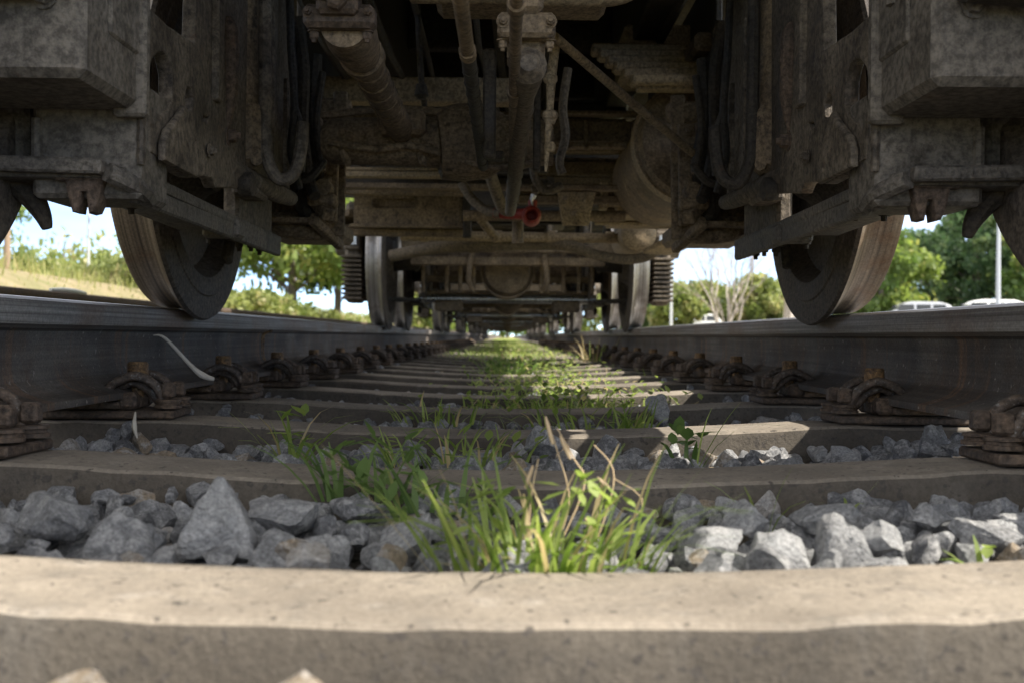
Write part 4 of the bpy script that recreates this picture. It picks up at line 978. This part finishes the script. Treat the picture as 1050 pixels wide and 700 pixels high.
# second bogie of the nearest vehicle: fewer parts show, so the frame is copied and finned boxes are added outside its wheels
def far_bogie(vehicle, dy, fins=True):
    b = empty('bogie', (0, dy, 0), vehicle)
    for ch in list(b1.children):
        if ch.name.split('.')[0] in ('flange_bolt', 'frame_bolt', 'link', 'stop_lug', 'brake_hanger', 'end_beam', 'pedestal_block'): continue
        c = ch.copy(); COL.objects.link(c); c.parent = b
        if ch.name.startswith('wheel') and fins:
            c.data = bright[1 if ch.location.x > 0 else 0]
    for s in (-1, 1):
        mb = MB(); mb.box((s * .885, 1.26, .66), (.10, .30, .56), ch=.03); mb.box((s * .885, 1.20, .56), (.10, .2, .40), ch=.02)
        for k in range(10): mb.box((s * .885, 1.16 - .003 * k, .385 + .026 * k), (.115, .20 + .004 * k, .013), ch=.003)
        mb.box((s * .885, 1.08, .72), (.09, .06, .12), ch=.008); mb.lathe([(0, .06), (.05, .055), (.06, .03)], (s * .94, 1.2, .69), (s, 0, 0), 20)
        mb.build('finned_axle_box', M['frame'], b)
        mb = MB(); mb.box((s * .885, 1.045, .72), (.055, .01, .07), ch=.003); mb.build('box_plate', M['shiny'], b)
    mb = MB()
    for (x, y, z, sx, sy, sz) in ((0, 1.05, .60, 1.1, .06, .05), (0, 1.5, .52, 1.0, .05, .04), (0, 1.5, .44, 1.0, .04, .022), (0, 1.9, .37, .86, .05, .03), (0, 1.0, .68, 1.2, .05, .07), (0, 2.3, .62, 1.0, .10, .14), (0, 1.75, .66, .9, .05, .16)):
        mb.box((x, y, z), (sx, sy, sz), ch=.005)
    for x in (-.50, -.36, -.28, -.2, .2, .24, .33, .42, .50): mb.box((x, 1.3, .55), (.022, .03, .24), ch=.004)
    for s in (-1, 1): mb.box((s * .36, 1.6, .36), (.17, .12, .07), ch=.01); mb.tube([(s * .2, 1.02, .66), (s * .22, 1.0, .5), (s * .2, 1.05, .44)], .014, 8, 3)
    mb.build('brake_rigging', M['brown'], b)
    mb = MB(); mb.lathe([(0, .05), (.02, .13), (.06, .15), (.34, .15), (.40, .10)], (0, 1.25, .56), (0, 1, 0), 30); mb.lathe([(0, .152), (.0, .163), (.03, .163), (.03, .152)], (0, 1.30, .56), (0, 1, 0), 30, closed=True); mb.lathe([(0, .152), (.0, .163), (.03, .163), (.03, .152)], (0, 1.5, .56), (0, 1, 0), 30, closed=True)
    mb.lathe([(0, .05), (.02, .10), (.06, .12), (.3, .12)], (0, 1.75, .45), (0, 1, 0), 30); mb.build('gear_case', M['brown'], b)
    mb = MB(); mb.lathe([(-.55, .028), (.55, .028)], (0, 1.62, .405), (1, 0, 0), 16); mb.build('tie_bar', M['shiny'], b)
    return b
bright = []
for s in (-1, 1):
    t = wheel(None, s, 0, 'tread_bright'); bright.append(t.data); bpy.data.objects.remove(t)
far_bogie(rv, 5.10)
def next_vehicle(dy, label, n):
    v = empty('rail_vehicle', (0, dy, 0)); tag(v, label, 'rail vehicle')
    body(v, .3, 9.3 if n < 2 else 12)
    far_bogie(v, .4); far_bogie(v, 5.4)
    mb = MB()
    for i in range(8): mb.box((random.uniform(-.3, .3), 2.5 + .45 * i, random.uniform(.62, .85)), (random.uniform(.5, 1.1), .2, random.uniform(.08, .2)), ch=.006)
    mb.box((0, .4, .8), (.26, .5, .22), ch=.02); mb.build('underfloor_box', M['brown'], v)
    return v
next_vehicle(9.9, 'second rail vehicle of the train, its wheels showing behind the nearest one', 0)
next_vehicle(20.2, 'third rail vehicle of the train, small and dark in the distance', 1)
next_vehicle(30.5, 'farthest rail vehicle of the train, at the vanishing point', 2)

# ------------------------------------------------------------------ background vegetation
def leafcloud(rnd, centres, per, lsz, tone_lo=0, tone_hi=.95):
    V, Fc, T = [], [], []; n = 0
    for (c, r) in centres:
        tb = rnd.uniform(tone_lo, tone_hi)
        for _ in range(per):
            d = Vector((rnd.gauss(0, 1), rnd.gauss(0, 1), rnd.gauss(0, .85))); d = d.normalized() * r * rnd.random() ** .45
            p = Vector(c) + d; s = lsz * rnd.uniform(.6, 1.4)
            e = Euler((rnd.uniform(0, 6.3), rnd.uniform(0, 6.3), rnd.uniform(0, 6.3))).to_matrix()
            t = min(1, max(0, tb + rnd.gauss(0, .15)))
            for q in ((-.5, -.3, 0), (.5, -.3, .1), (.5, .3, 0), (-.5, .3, -.1)): V.append(tuple(p + e @ (Vector(q) * s))); T.append(t)
            Fc.append((n, n + 1, n + 2, n + 3)); n += 4
    return np.array(V), np.array(Fc), T
def tree(name, base, H, crown_r, label, cat='tree', leaf='leafA', seed=1, clumps=60, per=60, lsz=.16, trunk_h=.3, tr=.14, low=.22, bark='bark', group=None, conic=False):
    rnd = random.Random(seed); root = empty(name, base); tag(root, label, cat, group)
    mb = MB(); top = Vector((rnd.uniform(-.3, .3), rnd.uniform(-.3, .3), H * .92))
    mb.tube([(0, 0, -.2), (rnd.uniform(-.1, .1), 0, H * .3), tuple(top * .65), tuple(top)], [tr * 1.25, tr, tr * .6, tr * .15], 10, 4)
    cs = []
    for i in range(clumps):
        t = low + (1 - low) * rnd.random() ** .9; a = rnd.uniform(0, 6.28)
        env = (1 - t) ** .8 * 1.15 + .05 if conic else math.sin(math.pi * min(1, max(.08, (t - low) / (1 - low) * .85 + .12))) ** .7
        r = crown_r * env * math.sqrt(rnd.uniform(.15, 1))
        c = Vector((r * math.cos(a), r * math.sin(a), H * t)); cs.append((c, crown_r * rnd.uniform(.16, .32)))
        if i % 3 == 0:
            st = Vector((0, 0, H * max(.2, t - .22))); mb.tube([st, st.lerp(c, .5) + Vector((0, 0, .1 * H * .2)), c], [tr * .35, tr * .2, tr * .05], 6, 3)
    mb.build('trunk', M[bark], root)
    V, Fc, T = leafcloud(rnd, cs, per, lsz); o = mesh_np('crown', V, Fc, T, M[leaf]); o.parent = root
    return root
def ground_at(px, D): x = (px - 520) * D / F; return Vector((x, D, terr_z(x, D)))
# left side
tree('maple_tree', ground_at(300, 36), 4.6, 3.4, 'bushy light green tree with forked trunk left of the far bogie', seed=4, clumps=90, per=70, lsz=.2, low=.38, tr=.14)
tree('maple_tree', ground_at(345, 40), 5.2, 2.4, 'darker tree just left of the finned axle box', leaf='leafB', seed=5, clumps=60, per=70, lsz=.2, low=.35, tr=.12)
tree('birch_tree', ground_at(150, 24), 5.5, 1.5, 'loose light tree behind the grey pole on the left', seed=6, clumps=46, per=36, lsz=.11, low=.26, tr=.05)
tree('birch_tree', ground_at(-10, 26), 3.4, 1.2, 'thin sapling at the far left edge above the path', seed=8, clumps=16, per=30, lsz=.12, low=.3, tr=.05)
LB = [(20, 30, 1.7, 'low shrub at the far left above the sandy bank'), (62, 34, 1.8, 'green shrub below the church spire'), (105, 30, 1.7, 'shrub at the foot of the grey pole'), (140, 26, 1.2, 'shrub half hidden by the left wheel'), (262, 30, 1.5, 'pale shrub right of the left wheel'), (285, 33, 1.3, 'low shrub in front of the bushy tree'), (330, 37, 1.2, 'low shrub under the dark tree'), (365, 44, 1.4, 'shrub behind the finned axle box')]
for i, (px, D, h, lab) in enumerate(LB):
    tree('shrub', ground_at(px, D), h * .48, 1.25, lab, 'shrub', 'leafC', 20 + i, 34, 70, .12, low=.1, tr=.03, group='shrubs on the left bank')
tree('hedge', ground_at(60, 60), 1.7, 9, 'long low hedge far beyond the left bank', 'hedge', 'leafC', 40, 110, 60, .3, low=.05, tr=.05)
# tall grasses on the bank
sp = []
for i in range(15000):
    x = rg.uniform(-15, -8.9) if rg.random() < .8 else rg.uniform(-9.4, -6.6); y = rg.uniform(12, 75) if rg.random() < .8 else rg.uniform(8, 40)
    sp.append(((x, y, terr_z(x, y) - .02), rg.uniform(.15, .55) if x < -8 else rg.uniform(.05, .18), rg.uniform(.012, .03), rg.uniform(0, 6.3), rg.uniform(.05, .5), rg.uniform(.1, .8), rg.uniform(0, 1)))
V, Fc, T = join(blades(sp)); tag(mesh_np('bank_grass', V, Fc, T, M['tallgrass']), 'tall yellow green grass on the left bank', 'grass', kind='stuff')
sp = []
for i in range(5000):
    x = rg.uniform(7, 14); y = rg.uniform(22, 70)
    sp.append(((x, y, terr_z(x, y) - .02), rg.uniform(.3, .75), rg.uniform(.012, .03), rg.uniform(0, 6.3), rg.uniform(.05, .5), rg.uniform(.1, .8), rg.uniform(.3, 1)))
V, Fc, T = join(blades(sp)); tag(mesh_np('verge_grass', V, Fc, T, M['dry']), 'dry yellow grass on the verge right of the line', 'grass', kind='stuff')
# right side
RT_ = [(905, 62, 5.5, 3.0, 'leafA', 0, 'round bright green tree above the left-hand parked car'), (950, 70, 6.2, 3.2, 'leafB', 0, 'dark broad tree between the two parked cars'), (1000, 66, 9.5, 3.6, 'leafB', 1, 'tall dark pointed tree above the right-hand parked car'),
       (1052, 62, 7.5, 3.0, 'leafB', 0, 'dark tree at the right edge behind the lamp post'), (1085, 58, 6.5, 3.2, 'leafA', 0, 'light green tree cut by the right edge'), (975, 80, 8.5, 3.0, 'leafB', 1, 'dark conifer peeping between the tall trees'), (890, 75, 4.5, 3.0, 'leafA', 0, 'low tree partly behind the right wheel'),
       (690, 80, 3.6, 2.2, 'leafC', 0, 'small round tree behind the far white hatchback'), (725, 90, 3.8, 3.0, 'leafC', 0, 'low tree left of the bare birch'), (775, 85, 4.2, 2.6, 'leafC', 0, 'low tree right of the bare birch'), (655, 85, 4.0, 2.5, 'leafB', 0, 'tree seen behind the right finned axle box'), (800, 88, 4.0, 2.6, 'leafC', 0, 'low tree behind the thick grey trunk'), (845, 90, 4.5, 3, 'leafC', 0, 'low tree hidden mostly by the right wheel')]
for i, (px, D, h, r, lf_, con, lab) in enumerate(RT_):
    tree('conifer_tree' if con else 'broadleaf_tree', ground_at(px, D), h, r, lab, 'tree', lf_, 60 + i, 85, 70, .26, low=.16, tr=.16, conic=bool(con), group='trees beyond the car park')
for i, (px, D, h, r, lab) in enumerate(((425, 80, 4.2, 2.6, 'far green tree seen between the left wheels of the far bogies'), (455, 110, 5.0, 3.2, 'farther green tree seen through the left far wheels'), (600, 100, 5.0, 3.2, 'far green tree seen between the right wheels of the far bogies'), (520, 175, 7.5, 4.0, 'distant tree closing the view at the end of the track'), (495, 170, 6.5, 4.0, 'distant tree left of the end of the track'), (548, 168, 6.5, 4.0, 'distant tree right of the end of the track'))):
    tree('broadleaf_tree', ground_at(px, D), h, r, lab, 'tree', 'leafA' if i % 2 else 'leafC', 90 + i, 60, 60, .3, low=.05, tr=.16, group='trees far down the line')
# bare pale multi-stemmed tree and a thick trunk
def bare(base, seed, label, H=6, stems=4, th=.07, spread=.22):
    rnd = random.Random(seed); root = empty('bare_tree', base); tag(root, label, 'tree'); tk, br = MB(), MB()
    def grow(p, d, L, r, lvl, mb):
        q = p + d * L; mid = p.lerp(q, .5) + Vector((rnd.gauss(0, .04), rnd.gauss(0, .04), 0)) * L
        mb.tube([p, mid, q], [r, r * .85, r * .68], 6 if lvl > 1 else 8, 3, cap=lvl < 2)
        if lvl >= 5: return
        for _ in range(2 if rnd.random() < .65 or lvl == 0 else 3):
            nd = (d + Vector((rnd.gauss(0, .32), rnd.gauss(0, .32), rnd.gauss(.05, .15)))).normalized(); grow(p.lerp(q, rnd.uniform(.6, 1)), nd, L * rnd.uniform(.62, .85), r * .6, lvl + 1, br)
    for k in range(stems):
        a = 6.28 * k / stems + .4; d = Vector((math.cos(a) * spread, math.sin(a) * spread, 1)).normalized(); grow(Vector((0, 0, -.1)), d, H * .32, th, 0, tk)
    tk.build('trunk', M['palebark'], root); br.build('branch', M['palebark'], root); return root
bare(ground_at(745, 42), 12, 'bare pale multi-stemmed birch right of the far bogie', 6.0, 7, .05, .36)
bare(ground_at(806, 40), 14, 'bare tree with thick grey trunk beside the right wheel', 8, 1, .24, .03)

# poles, spire, post
def lamp_post(base, H, r, label):
    root = empty('lamp_post', base); tag(root, label, 'lamp post'); mb = MB(); mb.tube([(0, 0, -.1), (0, 0, H * .5), (0, 0, H)], [r * 1.3, r, r * .7], 10); mb.lathe([(0, r * 2.2), (.35, r * 2.0), (.4, r)], (0, 0, 0), (0, 0, 1), 10); mb.build('pole', M['pole'], root)
    mb = MB(); mb.tube([(0, 0, H - .05), (.3, 0, H + .15), (.9, 0, H + .2)], r * .5, 8, 3); mb.build('arm', M['pole'], root)
    mb = MB(); mb.box((1.1, 0, H + .18), (.6, .2, .1), ch=.03); mb.build('lantern', M['carwhite'], root)
lamp_post(ground_at(1024, 48), 6.5, .085, 'slim white lamp post before the trees at the right edge')
lamp_post(ground_at(688, 60), 6.0, .07, 'slim grey lamp post beside the far white hatchback')
lamp_post(ground_at(91, 26), 7.0, .026, 'slim grey pole on the left bank')
root = empty('church_tower', ground_at(66, 430)); tag(root, 'tiny dark church spire on the left horizon', 'church')
mb = MB(); mb.box((0, 0, 10), (2.8, 2.8, 21), ch=.1); mb.build('tower', M['plaster'], root)
mb = MB(); mb.lathe([(0, 1.9), (7, .7), (13, .05)], (0, 0, 20.4), (0, 0, 1), 8); mb.build('spire', M['roof'], root)
mb = MB(); b0 = ground_at(8, 19); mb.tube([(0, 0, -.2), (0, 0, .4), (0, 0, .80)], [.06, .055, .05], 9); o = mb.build('wooden_post', M['wood']); o.location = b0; tag(o, 'weathered wooden post at the left edge on the bank', 'post')
mb = MB(); mb.tube([(-2.76, 6.55, .432), (-2.75, 6.70, .436), (-2.73, 6.86, .434), (-2.70, 6.95, .426)], [.010, .016, .016, .008], 10, 4); tag(mb.build('pale_object', M['paleplastic']), 'pale stone-like scrap lying on the neighbouring rail', 'scrap')

# parked cars
def car(base, yaw, label, paint, van=False):
    root = empty('parked_van' if van else 'parked_car', base); root.rotation_euler.z = yaw; tag(root, label, 'van' if van else 'car', 'vehicles in the car park')
    L, W, H = (5.0, 1.9, 1.95) if van else (4.4, 1.78, 1.50)
    lowp = [(-L / 2, .32), (-L / 2, .75), (-L / 2 + .1, .92 if not van else 1.0), (L / 2 - .95, .92 if not van else 1.0), (L / 2 - .15, .78), (L / 2, .62), (L / 2, .32)]
    if van: roofp = [(-L / 2 + .05, 1.0), (-L / 2 + .14, H - .1), (-L / 2 + .3, H), (L / 2 - 1.75, H), (L / 2 - 1.55, H - .08), (L / 2 - .9, 1.0)]
    else: roofp = [(-L / 2 + .12, .92), (-L / 2 + .5, H - .16), (-L / 2 + .95, H - .02), (L / 2 - 2.05, H), (L / 2 - 1.75, H - .08), (L / 2 - 1.0, .92)]
    MY_ = Matrix(((1, 0, 0, 0), (0, 0, 1, 0), (0, 1, 0, 0), (0, 0, 0, 1)))
    mb = MB(); mb.plate(lowp, [], W, MY_, .06)
    t = MB(); t.plate(roofp, [], W - .1, MY_, .05); V = np.concatenate(t.v); k = np.clip((V[:, 2] - .9) / (H - .9), 0, 1); V[:, 1] *= 1 - .17 * k; mb.add(V, t.f)
    mb.build('body', M[paint], root, ang=30)
    nwin = 3
    xs0, xs1 = roofp[1][0] + .05, roofp[4][0] - .0
    for s in (-1, 1):
        for i in range(nwin):
            a = xs0 + (xs1 - xs0 + .35) * i / nwin + .05; b = xs0 + (xs1 - xs0 + .35) * (i + 1) / nwin - .05
            z0, z1 = roofp[0][1] + .05, H - .16; yy = lambda z: s * ((W - .1) / 2 * (1 - .17 * (z - .9) / (H - .9)) + .012)
            sh = .25 if i == nwin - 1 else 0
            mb = MB(); Q = [(a, yy(z0), z0), (b + sh, yy(z0), z0), (b - .02, yy(z1), z1), (a + (.1 if i == 0 else 0), yy(z1), z1)]
            mb.add(Q + [(p[0], p[1] - s * .01, p[2]) for p in Q], [(0, 1, 2, 3), (7, 6, 5, 4), (0, 4, 5, 1), (1, 5, 6, 2), (2, 6, 7, 3), (3, 7, 4, 0)]); mb.build('side_window', M['glass'], root)
    for a, b, nm in ((roofp[5], roofp[4], 'windscreen'), (roofp[0], roofp[1], 'rear_window')):
        mb = MB(); pa, pb = Vector((a[0], 0, a[1] + .04)), Vector((b[0], 0, b[1] - .06)); nrm = Vector((1, 0, .5)) if nm == 'windscreen' else Vector((-1, 0, .4)); nrm.normalize()
        o1 = nrm * .03; wv = W / 2 * .8; Q = [tuple(pa + o1 + Vector((0, -wv, 0))), tuple(pa + o1 + Vector((0, wv, 0))), tuple(pb + o1 + Vector((0, wv * .86, 0))), tuple(pb + o1 + Vector((0, -wv * .86, 0)))]
        mb.add(Q + [tuple(Vector(q) - nrm * .01) for q in Q], [(0, 1, 2, 3), (7, 6, 5, 4), (0, 4, 5, 1), (1, 5, 6, 2), (2, 6, 7, 3), (3, 7, 4, 0)]); mb.build(nm, M['glass'], root)
    for s in (-1, 1):
        for x in (-L / 2 + .8, L / 2 - .85):
            mb = MB(); mb.lathe([(0, .20), (0, .30), (.03, .32), (.19, .32), (.22, .30), (.22, .20)], (x, s * (W / 2 - .2), .32), (0, s, 0), 24); wh = mb.build('wheel', M['tyre'], root)
            mb = MB(); mb.lathe([(0, .02), (.0, .21), (-.03, .21)], (x, s * (W / 2 + .021), .32), (0, s, 0), 20); mb.build('rim', M['alloy'], wh)
        mb = MB(); mb.box((L / 2 - .04, s * .62, .66), (.1, .3, .12), ch=.02); mb.build('headlight', M['lamp'], root)
        mb = MB(); mb.box((L / 2 - 1.25, s * (W / 2 + .08), 1.0), (.12, .18, .12), ch=.03); mb.build('wing_mirror', M[paint], root)
car(ground_at(935, 56), R(172), 'silver estate car parked left of the lamp post', 'carsilver')
car(ground_at(1008, 52), R(175), 'white hatchback parked beneath the tall pointed tree', 'carwhite')
car(ground_at(711, 84), R(178), 'white hatchback parked far off, left of the bare birch', 'carwhite')
